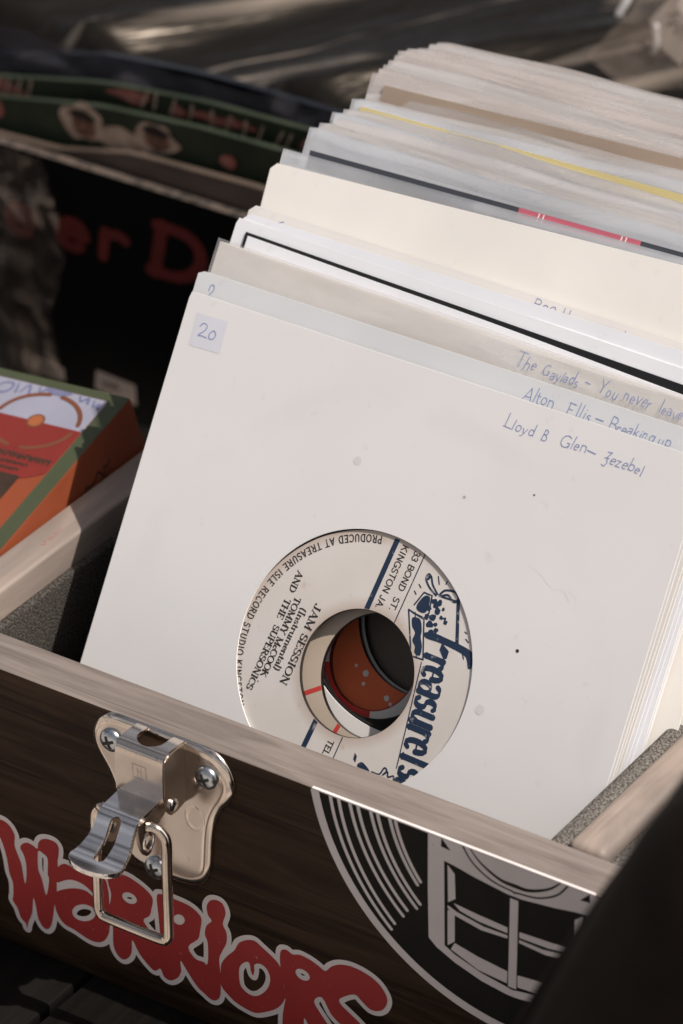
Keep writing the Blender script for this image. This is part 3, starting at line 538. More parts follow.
# the scribble under the logo
F.poly(smooth([(23.7,12.6),(22.6,13.6),(22.9,15.2),(23.6,16.8),(24.6,17.6),(24.6,15),(24.5,13)], 4, True))
F.stroke(smooth([(23.7,17.9),(23.2,20.4),(20.8,21.1),(21.2,22.2),(23.0,21.5),(21.4,22.6),(22.6,23.4),(21.6,24.9),(23,25.6)], 5), .26)
for k in range(4): F.stroke([(21.4+.5*k,10.4+.1*k),(22.0+.5*k,11.3+.1*k)], .16)
lk = F.keep_disc(0,0,41.8).cut_disc(0,0,19.4).build(fn=lab_pt, name='logo_print')
link('logo_print', lk, M['ink_navy'], lab)
F = Field(-43, 43, -43, 43, .09)
def line(txt, a0, a1, b, size, thick, thin, serif=True):
    W = width(txt); sx = (a1-a0)/(W*size)
    write(F, txt, lambda x, y: (a0+x, b+y), size, thick, thin, serif, sx=sx)
line('JAM SESSION', -12.4, 14.0, -22.0, 2.3, .30, .13)
line('(Instrumental)', -9.4, 11.2, -25.9, 2.2, .24, .11)
line('TOMMY McCOOK', -11.5, 14.9, -29.0, 2.0, .26, .12)
line('AND', -18.8, -11.9, -31.9, 2.0, .26, .12); line('THE', -9.6, -3.0, -31.9, 2.0, .26, .12); line('SUPERSONICS', -.9, 20.4, -31.7, 2.0, .26, .12)
F.disc(16.8,-28.9,.22)
line('33 BOND  ST.', -41.0, -21.6, 1.0, 1.95, .17, .17, False); line('KINGSTON JA.', -41.0, -20.2, -3.4, 2.0, .17, .17, False); line('TEL', 21.4, 26.2, .6, 1.9, .17, .17, False)
txt = 'PRODUCED AT TREASURE ISLE RECORD STUDIO KINGSTON'; ang = math.atan2(-10.48,-39.11)
for c in txt:
    w = G[c][0]*2.35*.93+.22
    am = ang+w/2/40.5
    def tf(x, y, am=am, w=w): a2 = am+(x-w/2)/40.5; r = 41.3-y; return (r*math.cos(a2), r*math.sin(a2))
    write(F, c, tf, 2.1, .18, .18, False, sx=1.0); ang += w/40.5*.985
lk = F.keep_disc(0,0,41.9).cut_disc(0,0,19.4).build(fn=lab_pt, name='text_print')
link('text_print', lk, M['ink_black'], lab)

def pen(parent, f, lines, x0, x1, y0, y1, m=None, name='handwriting', top=99):
    F = Field(x0, x1, y0, y1, .13)
    for kind, *a in lines:
        if kind == 't':
            txt, u, v, size, sx = a; write(F, txt, lambda x, y: (u+x, v+y+.10*math.sin(x*.55+u)), size*.90, .13, .115, False, sx=sx*1.1, jit=.10, slant=.18)
        else: F.stroke(smooth(a[0], 4), .16)
    F.keep_half(0, 1, top)
    return link(name, F.build(fn=lambda x, y: (x, y, f(x, y)+.08), name=name), m or M['pen_blue'], parent)
# small price sticker with 20, pen on the front sleeve
F = Field(0, 30, -25, 0, .3); F.poly([(4.2,-5.6),(15.6,-5.3),(15.9,-15.4),(4.6,-15.8)])
ps = link('price_sticker', F.build(fn=lambda x, y: (x, y, ff(x, y)+.05), name='price_sticker'), M['price_paper'], front)
F = Field(0, 30, -25, 0, .1)
F.stroke(smooth([(6.6,-9.3),(7.6,-8.1),(9.0,-8.4),(8.8,-10.0),(6.9,-12.0),(8.4,-11.9),(9.9,-12.1)], 5), .17); F.stroke(smooth([(11.6,-9.3),(10.6,-10.6),(10.9,-12.0),(12.2,-11.8),(12.8,-10.4),(12.0,-9.4),(11.5,-9.4)], 5), .17)
link('number', F.build(fn=lambda x, y: (x, y, ff(x, y)+.10), name='number'), M['pen_blue'], ps)
pen(front, ff, [('t','Lloyd',114.6,-9.0,4.1,1.12),('t','&',127.4,-9.2,4.4,1.0),('t','Glen',133.6,-9.2,4.1,1.1),('s',[(143.2,-8.0),(146.0,-8.3)]),('t','jezebel',148.2,-10.0,3.8,1.15)], 112, 168, -14, -3, top=-1)
# specks and a faint crease on the card
F = Field(60, 175, -75, 0, .12)
F.stroke(smooth([(134,-45.0),(140,-46.4),(145,-49.5),(149,-49.0),(152,-52)], 4), .05); F.stroke(smooth([(150,-48.5),(153.5,-50.2),(154.0,-54.0)], 4), .05)
link('crease_mark', F.build(fn=lambda x, y: (x, y, ff(x, y)+.06), name='crease_mark'), M['smudge'], front)
for u, v, r, mm in [(109.5,-32.5,.5,'pen_pencil'),(140.5,-70,.55,'ink_black'),(131.0,-25.3,.3,'ink_black'),(134.5,-90,1.5,'smudge'),(72,-32.5,1.3,'smudge')]:
    F = Field(u-3, u+3, v-3, v+3, .1).disc(u, v, r); link('speck', F.build(fn=lambda x, y: (x, y, ff(x, y)+.06), name='speck'), M[mm], front)

S = []
def add(*a, **k): S.append(sleeve(*a, **k)); return S[-1]
p = ((-2.5,96.0,82.5), -.22); o, f, h = add('record_sleeve', *p, M['blue_paper'], 'bluish white paper sleeve directly behind the front one, its pen note starting Alton', hole=(92,-93,40), bow=.25, seed=5, gap=2.0, ripple=.15)
pen(o, f, [('t','Alton',117.6,-6.6,4.6,1.0),('t','Ellis',132.6,-6.9,4.6,1.05),('s',[(142.8,-5.3),(145.4,-5.4)]),('t','Breaking',147.0,-7.0,4.4,.92),('t','up',163.6,-7.0,4.2,1.0)], 114, 172, -11, 0, top=-.4)
F = Field(0, 30, -12, 0, .1); F.stroke(smooth([(5.4,-5.2),(5.6,-3.6),(6.6,-3.2),(7.0,-4.6),(6.0,-6.4)], 4), .16)
link('pen_number', F.build(fn=lambda x, y: (x, y, f(x, y)+.08), name='pen_number'), M['pen_blue'], o)
record(*p, (98.8,-98.6,-1.2), 72, 18.9, 41, M['label_cream'], 'black record with a cream label crossed by red bars, seen inside the front record hole')[0]
RB = [o_ for o_ in bpy.data.objects if o_.name.startswith('paper_label')][-1]
for a0 in (208, 247):
    F = Field(-42, 42, -42, 42, .2); F.stroke([(19.2*math.cos(R(a0)), 19.2*math.sin(R(a0))), (27*math.cos(R(a0+2)), 27*math.sin(R(a0+2)))], .7)
    F.cut_disc(0,0,19.1); link('red_bar', F.build(fn=lambda x, y: (x, y, .8), name='red_bar'), M['label_red'], RB)

p = ((-1.5,106.3,88.0), -1.01); o, f, h = add('record_sleeve', *p, M['warm_paper'], 'yellowed white sleeve in a thick clear wallet, its pen note starting The and ending leave', hole=(102.4,-83,40), bow=.3, seed=8, gap=2.2, ripple=.2)
# its clear outer wallet with grey folded sides
bm = bmesh.new()
for k in range(7): bm_box(bm, -.9+.12*k, .5+.1*k, -h, -.2*k-.3, -4.4+.55*k, -4.1+.55*k)
link('wallet_side', from_bm('wallet_side', bm), M['grey_paper'], o, False)
bm = bmesh.new(); solid_bm(bm, 181, 34, .75, .1, bow_fn(.5, 31, .25), nu=60, notch=lambda u: .25*math.sin(u/17)); link('clear_wallet', from_bm('clear_wallet', bm), M['wallet'], o, True, Matrix.Translation(Vector((-.6,.9,0))*MM))
f0_ = f; pen(o, (lambda u, v: f0_(u, v)+1.15), [('t','The',108.6,-6.6,4.7,.95),('t','Gaylads',118.4,-6.9,4.2,.86),('s',[(133.0,-4.6),(134.6,-4.8)]),('t','You',137.2,-6.6,4.8,.82),('t','never',145.8,-6.2,4.6,.88),('t','leave',157.8,-6.4,4.4,.86),('t','h',168.4,-6.4,4.6,1.0)], 106, 178, -11, 0, top=-.4)
record(*p, (94.6,-101.2,-1.3), 70, 19.7, 19.9, M['vinyl'], 'plain black record, edge of its hole seen deep inside the front record hole')
p = ((-1.0,115.1,92.5), -1.21); o, f, h = add('record_sleeve', *p, M['bright_paper'], 'bright white paper sleeve with the black rim of a record showing along its open top', hole=(88,-108,40), bow=.2, seed=11, gap=3.0, ripple=.25)
# the inner paper stands a little lower and the record rim shows in the slot
bm = bmesh.new(); lathe(bm, [(76,-.5),(76,.5),(60,.5)], 90); 
bm.free()
bm = bmesh.new(); solid_bm(bm, 172, 30, .0, .5, lambda u, v: .25+.15*math.sin(u/20), nu=30, nv=4, notch=lambda u: 2.1*(u/172)**2.5+.15*math.sin(u/28)**2)
ip = link('inner_paper', from_bm('inner_paper', bm), M['bright_paper'], o, True, Matrix.Translation(Vector((6.2,-4.35,1.3))*MM) @ Matrix.Rotation(R(-.38),4,'Z'))
bm = bmesh.new(); solid_bm(bm, 174, 30, .0, 1.0, lambda u, v: .2, nu=20, nv=3, notch=lambda u: 0)
link('black_edge', from_bm('black_edge', bm), M['vinyl'], o, True, Matrix.Translation(Vector((4.6,-3.4,.35))*MM) @ Matrix.Rotation(R(-.35),4,'Z'))
record(*p, (90.9,-112.9,-1.5), 66, 14.8, 41, M['label_red'], 'black record with a red and white label ring, seen deep inside the front record hole')
RB = [o_ for o_ in bpy.data.objects if o_.name.startswith('paper_label')][-1]
F = Field(-42, 42, -42, 42, .2).disc(0,0,40).cut_disc(0,0,15.2)
F.keep_half(-math.sin(R(200)), math.cos(R(200)), 0) 
X, Y = np.meshgrid(F.x, F.y); an = np.degrees(np.arctan2(Y, X)) % 360; F.D = np.hypot(X, Y)-40; F.D = np.maximum(F.D, 15.2-np.hypot(X, Y)); F.D = np.where((an > 200) & (an < 285), 5, F.D)
link('white_band', F.build(fn=lambda x, y: (x, y, .8), name='white_band'), M['label_white'], RB)
notch5 = lambda u: 0.0 if u < 96 or u > 146 else (2.2 if 99 < u < 142 else 1.1)
p = ((-1.0,118.8,92.6), -.2); o, f, h = add('record_sleeve', *p, M['bright_paper'], 'plain white paper sleeve just behind the one showing a black record rim', hole=(85,-112.5,40), bow=.1, seed=12, gap=1.2, ripple=.1)
record(*p, (100.8,-99.2,-1.6), 72, 23.6, 41, M['label_orange'], 'black record with an orange label, seen deep inside the front record hole')
RB = [o_ for o_ in bpy.data.objects if o_.name.startswith('paper_label')][-1]
F = Field(-42, 42, -42, 42, .2)
for a0, r0, q in [(236,26.6,1.0),(240,29.2,.6),(258,27.6,.9),(262,28.6,.6),(228,28,.5)]: F.disc(r0*math.cos(R(a0)), r0*math.sin(R(a0)), q)
link('white_mark', F.build(fn=lambda x, y: (x, y, .8), name='white_mark'), M['label_white'], RB)
p = ((-1.5,122.8,93.6), -.48); o, f, h = add('record_sleeve', *p, M['warm_paper'], 'greyish white sleeve with a blue pen tick and a word starting Boo', hole=(85,-113.7,40), bow=.1, seed=14, gap=1.4, ripple=.1)
pen(o, f, [('t','Boo',102.6,-3.6,3.9,1.2),('t','H',112.6,-3.9,4.2,1.0),('t','as unt',121.0,-4.2,4.0,1.3),('s',[(8.4,-4.0),(10.5,-3.4),(13.2,-2.2)]),('s',[(8.4,-4.0),(9.2,-4.8),(10.5,-3.4)])], 4, 150, -11, 0, top=-.4)
record(*p, (101.8,-101.6,-1.3), 72, 23.0, 41, M['label_white'], 'black record with a pale grey label ring, deepest of those inside the front record hole')
p = ((-.5,133.0,104.0), 2.5); o, f, h = add('record_sleeve', *p, M['cream_paper'], 'large blank cream white sleeve standing taller than those before it', hole=(88.5,-132,40), bow=.2, seed=17, gap=2.6, ripple=.3)
record(*p, (90,-130,-1.6), 40, .8, 36, M['label_brown'], 'added black record at the bottom of the record hole, its label browned for shade')
bm = bmesh.new(); solid_bm(bm, 178, 60, 0, .35, lambda u, v: .2*math.sin(u/30), nu=30, nv=4, notch=lambda u: .6*math.sin(u/60+.4)**2)
link('inner_paper', from_bm('inner_paper', bm), M['warm_paper'], o, True, Matrix.Translation(Vector((2.4,-16.5,1.0))*MM) @ Matrix.Rotation(R(-2.6),4,'Z'))
p = ((-.5,139.3,106.0), 1.39); o, f, h = add('record_sleeve', *p, M['poly_blue'], 'thin bluish plastic sleeve with a white liner, just behind the tall cream sleeve', cat='plastic sleeve', bow=.2, seed=19, gap=1.6, ripple=.4)
bm = bmesh.new(); solid_bm(bm, 176, 100, -.7, .3, f); link('paper_liner', from_bm('paper_liner', bm), M['blue_paper'], o, True, Matrix.Translation(Vector((1.5,-4.2,0))*MM))
# the dark card with the pink bar along its edge
p = ((8,141.9,106.6), 1.28); o, f, h = add('record_sleeve', *p, M['navy_card'], 'dark navy card sleeve with a pink red bar along its top edge', w=172, bow=.1, seed=21, gap=1.2, ripple=.2)
bm = bmesh.new(); solid_bm(bm, 42, 3.0, .06, .1, lambda u, v: f(u+78, v), nu=20, nv=1); link('pink_bar', from_bm('pink_bar', bm), M['pink'], o, False, Matrix.Translation(Vector((75,.04,.06))*MM))
for u in (82, 83.6, 110.5, 112):
    F = Field(70, 125, -3, 0, .1); F.stroke([(u,-2.6),(u+.3,-.3)], .25); link('pink_bar_mark', F.build(fn=lambda x, y: (x, y, f(x, y)+.35), name='pink_bar_mark'), M['warm_paper'], o)
GP = 'milky plastic record sleeves packed at the back of the box'
PL = 'milky clear plastic record sleeve in the tight pack at the back of the box'
PK = [((0,154.2,108.5),.09,'poly_blue','blue_paper'),((0,159,107.0),.25,'poly','warm_paper'),((0,163.2,106.4),.32,'poly','blue_paper'),((0,168.3,107.0),.18,'poly_blue','warm_paper'),((0,174.1,107.1),.0,'poly','bright_paper'),
      ((3.6,177.0,105.7),1.0,'yellow',None),((0,179.6,107.7),1.30,'poly_blue','blue_paper'),((0,182.4,107.0),1.6,'poly','bright_paper'),((6,186.9,109.6),2.2,'kraft',None),
      ((0,190.8,112.4),.41,'poly_pink','warm_paper'),((0,194.2,112.2),.3,'poly_pink','warm_paper'),((0,197.8,112.3),.13,'poly','warm_paper'),((0,203.1,113.0),.14,'poly_pink','warm_paper'),((0,206.6,114.0),.31,'poly_pink','cream_paper'),
      ((0,211.5,111.4),.6,'poly','warm_paper'),((0,217.3,110.7),.96,'poly_pink','warm_paper'),((0,223,108.6),1.4,'poly','warm_paper'),((0,229.4,107.2),1.9,'poly_pink','grey_paper')]
_more = []
for (l0, r0, a0, b0), (l1, r1, a1, b1_) in zip(PK, PK[1:]):
    _more.append((l0, r0, a0, b0))
    if b0 and l1[1]-l0[1] > 2.9: _more.append((tuple((p_+q_)/2+(random.uniform(-1.6,1.3) if k_ == 2 else 0)+(random.uniform(-2.2,2.4) if k_ == 0 else 0) for k_, (p_, q_) in enumerate(zip(l0, l1))), (r0+r1)/2+random.uniform(-.25,.25), a0, b0))
PK = _more+[PK[-1]]
for i, (loc, roll, a, b) in enumerate(PK):
    if a in ('yellow', 'kraft'):
        add('record_sleeve', loc, roll, M[a], {'yellow':'thin yellow paper sleeve showing as a line among the plastic sleeves','kraft':'brown kraft paper sleeve among the plastic sleeves'}[a], w=172, bow=.2, seed=40+i, gap=.8, ripple=.35); continue
    o, f, h = add('plastic_record_sleeve', loc, roll, M[a], PL if i else 'foremost milky plastic sleeve of the pack, just behind the navy card', cat='plastic sleeve', group=GP, bow=.2, seed=40+i, gap=2.0, ripple=1.25, th=.25, edge=M['poly_edge'], notch=(lambda u, i=i: .55+.5*math.sin(u/23+i*1.7)+.35*math.sin(u/9.1+i)*math.sin(u/31+i)+(.7*max(0,1-u/3)**2)+(.7*max(0,1-(178-u)/3)**2 if u < 178 else .7)), w=random.uniform(176,181))
    drop = random.choice((5, 8, 12, 17, 24))+random.uniform(0, 2)
    bm = bmesh.new(); solid_bm(bm, 172, 90, -.8, .3, f, notch=lambda u: .5*math.sin(u/25+i)**2); link('paper_liner', from_bm('paper_liner', bm), M[b], o, True, Matrix.Translation(Vector((4,-drop,0))*MM))

# ------------------------------------------------------------------ the record box
rb = empty('record_box', (0,0,-101)); tag(rb, 'dark wooden record box with a metal latch and stickers, full of sleeves', 'record box')
INV = Matrix.Translation((0,0,101*MM))
def part(o): o.matrix_local = INV @ o.matrix_local; return o
def bpart(name, *a, **k): return part(box(name, *a, parent=rb, **k))
panel = bpart('front_panel', -36,418, -16.1,0, -101.5,0, M['wood'], bev=.7, seg=2, top=M['wood_top'])
bpart('side_wall', -36,-23.3, .3,311, -101,.5, M['wood_side'], bev=1.3, seg=4)
bpart('divider', 187.8,200.2, .3,311, -96,.9, M['wood_side'], bev=2.8, seg=5)
bpart('side_wall', 404,418, .3,311, -101,.5, M['wood_side'], bev=2.6, seg=4)
bpart('back_wall', -36,418, 311.3,325, -101.5,0, M['wood'], bev=.7, seg=2, top=M['wood_top'])
bpart('floor', -35,417, .3,311, -101,-96.3, M['wood'])
bpart('felt_liner', -23.2,-20.0, .4,310, -96,-9.0, M['felt'], bev=1.0)
bpart('felt_liner', 180.9,187.6, .4,310, -96,-1.6, M['felt_light'], bev=2.6, seg=4)
bpart('felt_liner', 200.4,206.5, .4,310, -96,-1.6, M['felt_light'], bev=2.4, seg=4)
F = Field(-40, -10, 30, 70, .1); rd = random.Random(2)
for k in range(7): y = 46+k*1.7; F.stroke([(-28.6-.15*k, y), (-28.3-.15*k+rd.uniform(-.8,.8), y+rd.uniform(.4,1.1))], .22)
part(link('red_marks', F.build(fn=lambda x, y: (x, y, .56), name='red_marks'), M['mark_red'], rb))

# stickers on the panel (mm across the panel, mm up)
PY = -16.1
def on_panel(off): return lambda x, y: (x, PY-off, y)
F = Field(-24, 150, -135, -50, .16)
for a in DATA['word']: F.poly(smooth(a, 3, True))
for a in DATA['wordh']: F.cut(smooth(a, 3, True))
F.keep_half(0,1,0)
full = F.D.copy()
ws_ = part(link('word_sticker', Field.build(F, 1.65, on_panel(.10), 'word_sticker'), M['st_white'], rb))
F.D = full.copy(); o = link('lettering', F.build(0.0, on_panel(.18), 'lettering'), M['st_red'], ws_)
tag(ws_, 'sticker of red dripping letters with a white outline spelling WARRIORS'); 
cx, cz = 184.6, 13.2
F = Field(108, 262, -66, 2, .3).disc(cx, cz, 73.2).keep_half(0,1,-.35)
ds = part(link('disc_sticker', F.build(fn=on_panel(.10), name='disc_sticker'), M['st_black'], rb)); tag(ds, 'round black and white record sticker cut off by the panel top edge')
F = Field(108, 262, -66, 2, .14)
def arc(r0, r1, a0, a1, wd, n=40):
    F.stroke([((cx+(r0+(r1-r0)*k/n)*math.cos(R(a0+(a1-a0)*k/n))), cz+(r0+(r1-r0)*k/n)*math.sin(R(a0+(a1-a0)*k/n))) for k in range(n+1)], wd)
arc(71.8, 71.8, 175, 368, 1.40, 120)
for r0, r1, (ex, ez) in zip([66.0,63.1,59.7,57.1,52.6,50.3,46.1,44.1], [68.4,65.8,61.0,58.2,54.6,52.4,48.4,46.7], [(139.9,-39.5),(140.6,-37.5),(143.2,-34.0),(144.6,-31.3)]+DATA['g_end'][3:1:-1]+DATA['g_end'][1::-1]):
    ea = math.degrees(math.atan2(ez-cz, ex-cx)) % 360
    for sgn in (0, 1):
        arc(r0, r1, 180 if not sgn else 360, ea if not sgn else (180-ea) % 360, .58, 40)
AX = 181.2
mir = lambda P: [(2*AX-x, y) for x, y in P]
tidy = lambda P: [tuple(q) for q in P]
ou = [(152.4,2),(152.6,-20),(153.1,-36.7),(155.7,-39),(162,-42),(170.9,-44.8),(178.9,-46.0),(AX,-46.1)]
F.poly(ou+mir(ou)[::-1])
wn = tidy(DATA['em_win']); wn[4] = (AX, wn[4][1]); wn[5] = (AX, wn[5][1])
for q in (wn, mir(wn)): F.cut(q, .02)
F.cut([(AX-.6,wn[4][1]),(AX+.6,wn[4][1]),(AX+.6,wn[5][1]),(AX-.6,wn[5][1])])
for k in ('em_jam1','em_jam2','em_shA','em_shB','em_sill'):
    for q in (DATA[k], mir(DATA[k])): F.poly(q)
F.poly([(AX-1.35,-11.9),(AX+1.35,-11.9),(AX+1.35,-43.0),(AX-1.35,-43.0)])
for q in (DATA['em_tri'], mir(DATA['em_tri'])): F.cut(q)
B = Field(108, 262, -66, 2, .14)
def sym(P): P = [tuple(q) for q in P if q[0] <= AX]; return smooth(P+[(AX, P[-1][1]-.35)]+mir(P)[::-1], 6)
pk = sym(DATA['arcK']); n_ = len(pk)
for i in range(n_-1): t = 1-abs(2*i/(n_-1)-1); B.seg(pk[i], pk[i+1], .2+.5*t, .2+.5*t)
B.stroke(sym(DATA['arcN']), .30)
F.D = np.maximum(F.D, -B.D); F.keep_half(0,1,-.35)
link('white_print', F.build(fn=on_panel(.18), name='white_print'), M['st_white'], ds)
bm = bmesh.new(); bm_box(bm, 113, 207, PY-.12, PY+.9, -.42, .10, .05, 1); link('folded_edge', from_bm('folded_edge', bm), M['st_white'], ds)

# ------------------------------------------------------------------ the latch on the panel: plate, case, lever, loop, screws
LX = 61.2
half = [(0,.5),(9,.5),(16.5,.3),(20.5,-1.2),(23.6,-4.4),(25.2,-8.4),(25.0,-12.4),(23.2,-16.2),(20.6,-20),(18.6,-24.5),(17.5,-30),(17.0,-37),(16.4,-43),(14.4,-48),(11.0,-50.8),(6,-51.9),(0,-52.1)]
hp = [tuple(q) for q in smooth(half, 5)]
outl = [(LX+x, z) for x, z in hp]+[(LX-x, z) for x, z in hp[::-1][1:-1]]
def inset(P, d):
    n = len(P); out = []
    for i in range(n):
        a = np.array(P[i-1]); b = np.array(P[(i+1)%n]); t = (b-a)/np.linalg.norm(b-a); nn = np.array([t[1], -t[0]])
        out.append(tuple(np.array(P[i])+nn*d))
    return out
cen = np.mean(outl, 0)
sg = 1 if np.linalg.norm(np.array(inset(outl, 1)[20])-cen) < np.linalg.norm(np.array(outl[20])-cen) else -1
bm = bmesh.new(); rings = []
for d, off in [(0,0),(0,.5),(.35,1.0),(1.3,1.55),(2.4,1.85),(3.2,1.9),(3.5,1.9)]:
    rings.append([bm.verts.new((x, PY-.02-off, z)) for x, z in inset(outl, sg*d)])
n = len(outl)
for A, B_ in zip(rings, rings[1:]):
    for k in range(n): bm.faces.new((A[k], A[(k+1)%n], B_[(k+1)%n], B_[k]))
fc = bm.faces.new(rings[-1]); bmesh.ops.triangulate(bm, faces=[fc])
latch = part(link('latch', from_bm('latch', bm), M['nickel'], rb, True)); tag(latch, 'nickel latch plate with an open toggle lever and a hanging wire loop')
def lpart(o): return o
PF = PY-1.92
# embossed ring on the plate
bm = bmesh.new(); lathe(bm, [(4.6,0),(4.2,.07),(3.8,.10),(3.4,.05),(2.4,.0),(0,.0)], 40, lambda q: (73.0+q[0]*.8, PF+.02-q[2], -25.5+q[1])); link('embossed_ring', from_bm('embossed_ring', bm), M['nickel'], latch, True)
# case: front and rolled top in one sheet, notch cut in the top
prof = smooth([(1.4,.2),(5,.6),(9.2,.5),(11.2,-.1),(12.0,-1.4),(12.2,-4),(12.2,-10),(12.1,-16.0)], 5)
cum = np.concatenate(([0], np.cumsum([np.linalg.norm(b-a) for a, b in zip(prof, prof[1:])])))
def along(s): return np.interp(s, cum, [q[0] for q in prof]), np.interp(s, cum, [q[1] for q in prof])
def sheet_solid(F, fn, th, name, m, parent):
    me = F.build(fn=fn, name=name, merge=False); o = link(name, me, m, parent, True)
    sd = o.modifiers.new('thickness', 'SOLIDIFY'); sd.thickness = th*MM; sd.offset = 0
    bv = o.modifiers.new('edge', 'BEVEL'); bv.width = .18*MM; bv.segments = 2; bv.limit_method = 'ANGLE'; bv.angle_limit = R(50)
    return o
F = Field(-10, 10, -2, cum[-1]+2, .3); F.poly([(-8.4,.2),(8.4,.2),(8.4,cum[-1]-.2),(-8.4,cum[-1]-.2)]); F.D += .0
F.cut([(4.6*math.cos(R(a)), 4.2+4.4*math.sin(R(a))) for a in range(0,181,12)]+[(-4.6,-1),(4.6,-1)])
sheet_solid(F, lambda x, s: (LX+x, PY-along(s)[0], along(s)[1]-.2), 1.1, 'case_front', M['nickel'], latch)
for sx in (-1, 1):
    F = Field(-1, 14, -25, 2, .3); F.poly([(1.4,-.3),(9.5,-.3),(11.6,-1.5),(11.6,-15.5),(11.0,-19),(9.0,-21.4),(6.0,-21.6),(1.4,-20.6)])
    sheet_solid(F, lambda y, z, sx=sx: (LX+sx*8.1, PY-y, z), .9, 'case_side', M['side_metal'], latch)
    bm = bmesh.new(); lathe(bm, [(2.1,0),(2.1,.7),(1.7,1.1),(.8,1.3),(0,1.3)], 24, lambda q, sx=sx: (LX+sx*(8.5+q[2]), PY-8.6+q[0], -17.8+q[1])); link('rivet', from_bm('rivet', bm), M['chrome'], latch, True)
# little square stamp on the case
bm = bmesh.new()
for a in [(-2.6,2.6,-9.9,-9.4),(-2.6,2.6,-5.2,-4.7),(-2.6,-2.1,-9.4,-5.2),(2.1,2.6,-9.4,-5.2),(-.9,-.4,-8.6,-6),(.4,.9,-8.6,-6),(-.4,.4,-7.6,-7.1)]: bm_box(bm, LX+a[0], LX+a[1], PY-12.9, PY-12.6, a[2], a[3], .06, 1)
link('stamp', from_bm('stamp', bm), M['nickel'], latch, True)
# lever: bent strip with a slot and a rounded lip
prof2 = smooth([(10.4,-15.8),(13,-16.4),(18,-16.9),(21.6,-17.3),(23.2,-18.4),(25.0,-21),(27.4,-24),(30.6,-25.9),(34.4,-26.7),(40.2,-26.3)], 5)
cum2 = np.concatenate(([0], np.cumsum([np.linalg.norm(b-a) for a, b in zip(prof2, prof2[1:])]))); L2 = cum2[-1]
def along2(s): return np.interp(s, cum2, [q[0] for q in prof2]), np.interp(s, cum2, [q[1] for q in prof2])
F = Field(-10, 10, -1, L2+2, .28); wl = 7.0
F.poly([(-wl,.3),(wl,.3),(wl,12.4),(wl+.1,17),(wl+1.7,L2-8),(wl+2.2,L2-6)]+[((wl+2.2)*math.cos(R(a)), L2-6+5.8*math.sin(R(a))) for a in range(8,180,8)]+[(-wl-2.2,L2-6),(-wl-1.7,L2-8),(-wl-.1,17),(-wl,12.4)])
F.cut([(1.9*math.cos(R(a)), 14.2-1.9*math.sin(R(a))) for a in range(180,-1,-15)][::-1]+[(1.9*math.cos(R(a)), L2-7.8+1.9*math.sin(R(a))) for a in range(180,-1,-15)])
sheet_solid(F, lambda x, s: (LX-.4+x*(1-.03*(s > 0)), PY-along2(s)[0], along2(s)[1]), 1.5, 'lever', M['chrome'], latch)
# cheeks of the lever that carry the loop, each with a punched eye
for sx in (-1, 1):
    F = Field(4, 30, -34, -12, .28); F.poly(smooth([(9,-17.2),(21,-17.8),(22.6,-20),(21.6,-26),(19.4,-30.4),(16.8,-31),(14.6,-28.6),(12.2,-23),(9,-21)], 4, True)); F.cut_disc(17.6,-26.2,1.9)
    sheet_solid(F, lambda y, z, sx=sx: (LX-.4+sx*6.3, PY-y, z), 1.0, 'cheek', M['side_metal'], latch)
    bm = bmesh.new(); tube(bm, [(LX-.4+sx*6.9, PY-17.6+2.4*math.cos(R(a)), -26.2+3.2*math.sin(R(a))) for a in range(0,360,15)], .5, 8, True); link('eye', from_bm('eye', bm), M['chrome'], latch, True)
# wire loop
y0 = PY-17.6; xl, xr, zt, zb = LX-12.6, LX+12.8, -21.5, -60.6; path = [(LX-7, y0-1, -20.2), (LX-9.5, y0-.6, -20.0), (xl+1.6, y0, -21.0)]
path += [(xl, y0, zt-3.0)]+[(xl, y0, z) for z in (-32,-45,-56)]
path += [(xl+3.2-3.2*math.cos(R(a)), y0, zb+3.2-3.2*math.sin(R(a))) for a in (20,45,70)]+[(LX-5, y0, zb), (LX+5, y0, zb)]
path += [(xr-3.2+3.2*math.sin(R(a)), y0, zb+3.2-3.2*math.cos(R(a))) for a in (20,45,70)]+[(xr, y0, z) for z in (-56,-45,-32)]+[(xr, y0, zt-3.0),(xr-1.4, y0, zt-.2),(xr-3.6, y0-.6, -20.0),(LX+7, y0-1, -20.2)]
bm = bmesh.new(); tube(bm, smooth(path, 4), 1.62, 16); link('wire_loop', from_bm('wire_loop', bm), M['wire'], latch, True)
for sx_, sz_ in ((LX-17.4,-8.4),(LX+16.6,-8.8),(LX-2.4,-48.6)):
    bm = bmesh.new(); lathe(bm, [(3.9,0),(3.9,.5),(3.5,1.3),(2.6,1.9),(1.3,2.25),(0,2.35)], 32, lambda q: (sx_+q[0], PF-q[2], sz_+q[1])); sme = from_bm('screw', bm)
    F = Field(-3, 3, -3, 3, .08)
    for a in (25, 115): F.stroke([(1.9*math.cos(R(a)), 1.9*math.sin(R(a))), (-1.9*math.cos(R(a)), -1.9*math.sin(R(a)))], .52)
    cm = F.build(fn=lambda x, y: (sx_+x, PF-2.48+.10*(x*x+y*y), sz_+y), name='cross_slot', merge=False)
    b2 = bmesh.new(); b2.from_mesh(sme); n0 = len(b2.faces); b2.from_mesh(cm); b2.faces.ensure_lookup_table()
    for f in b2.faces[n0:]: f.material_index = 1
    b2.to_mesh(sme); b2.free(); link('screw', sme, [M['zinc'], M['recess']], latch, True)

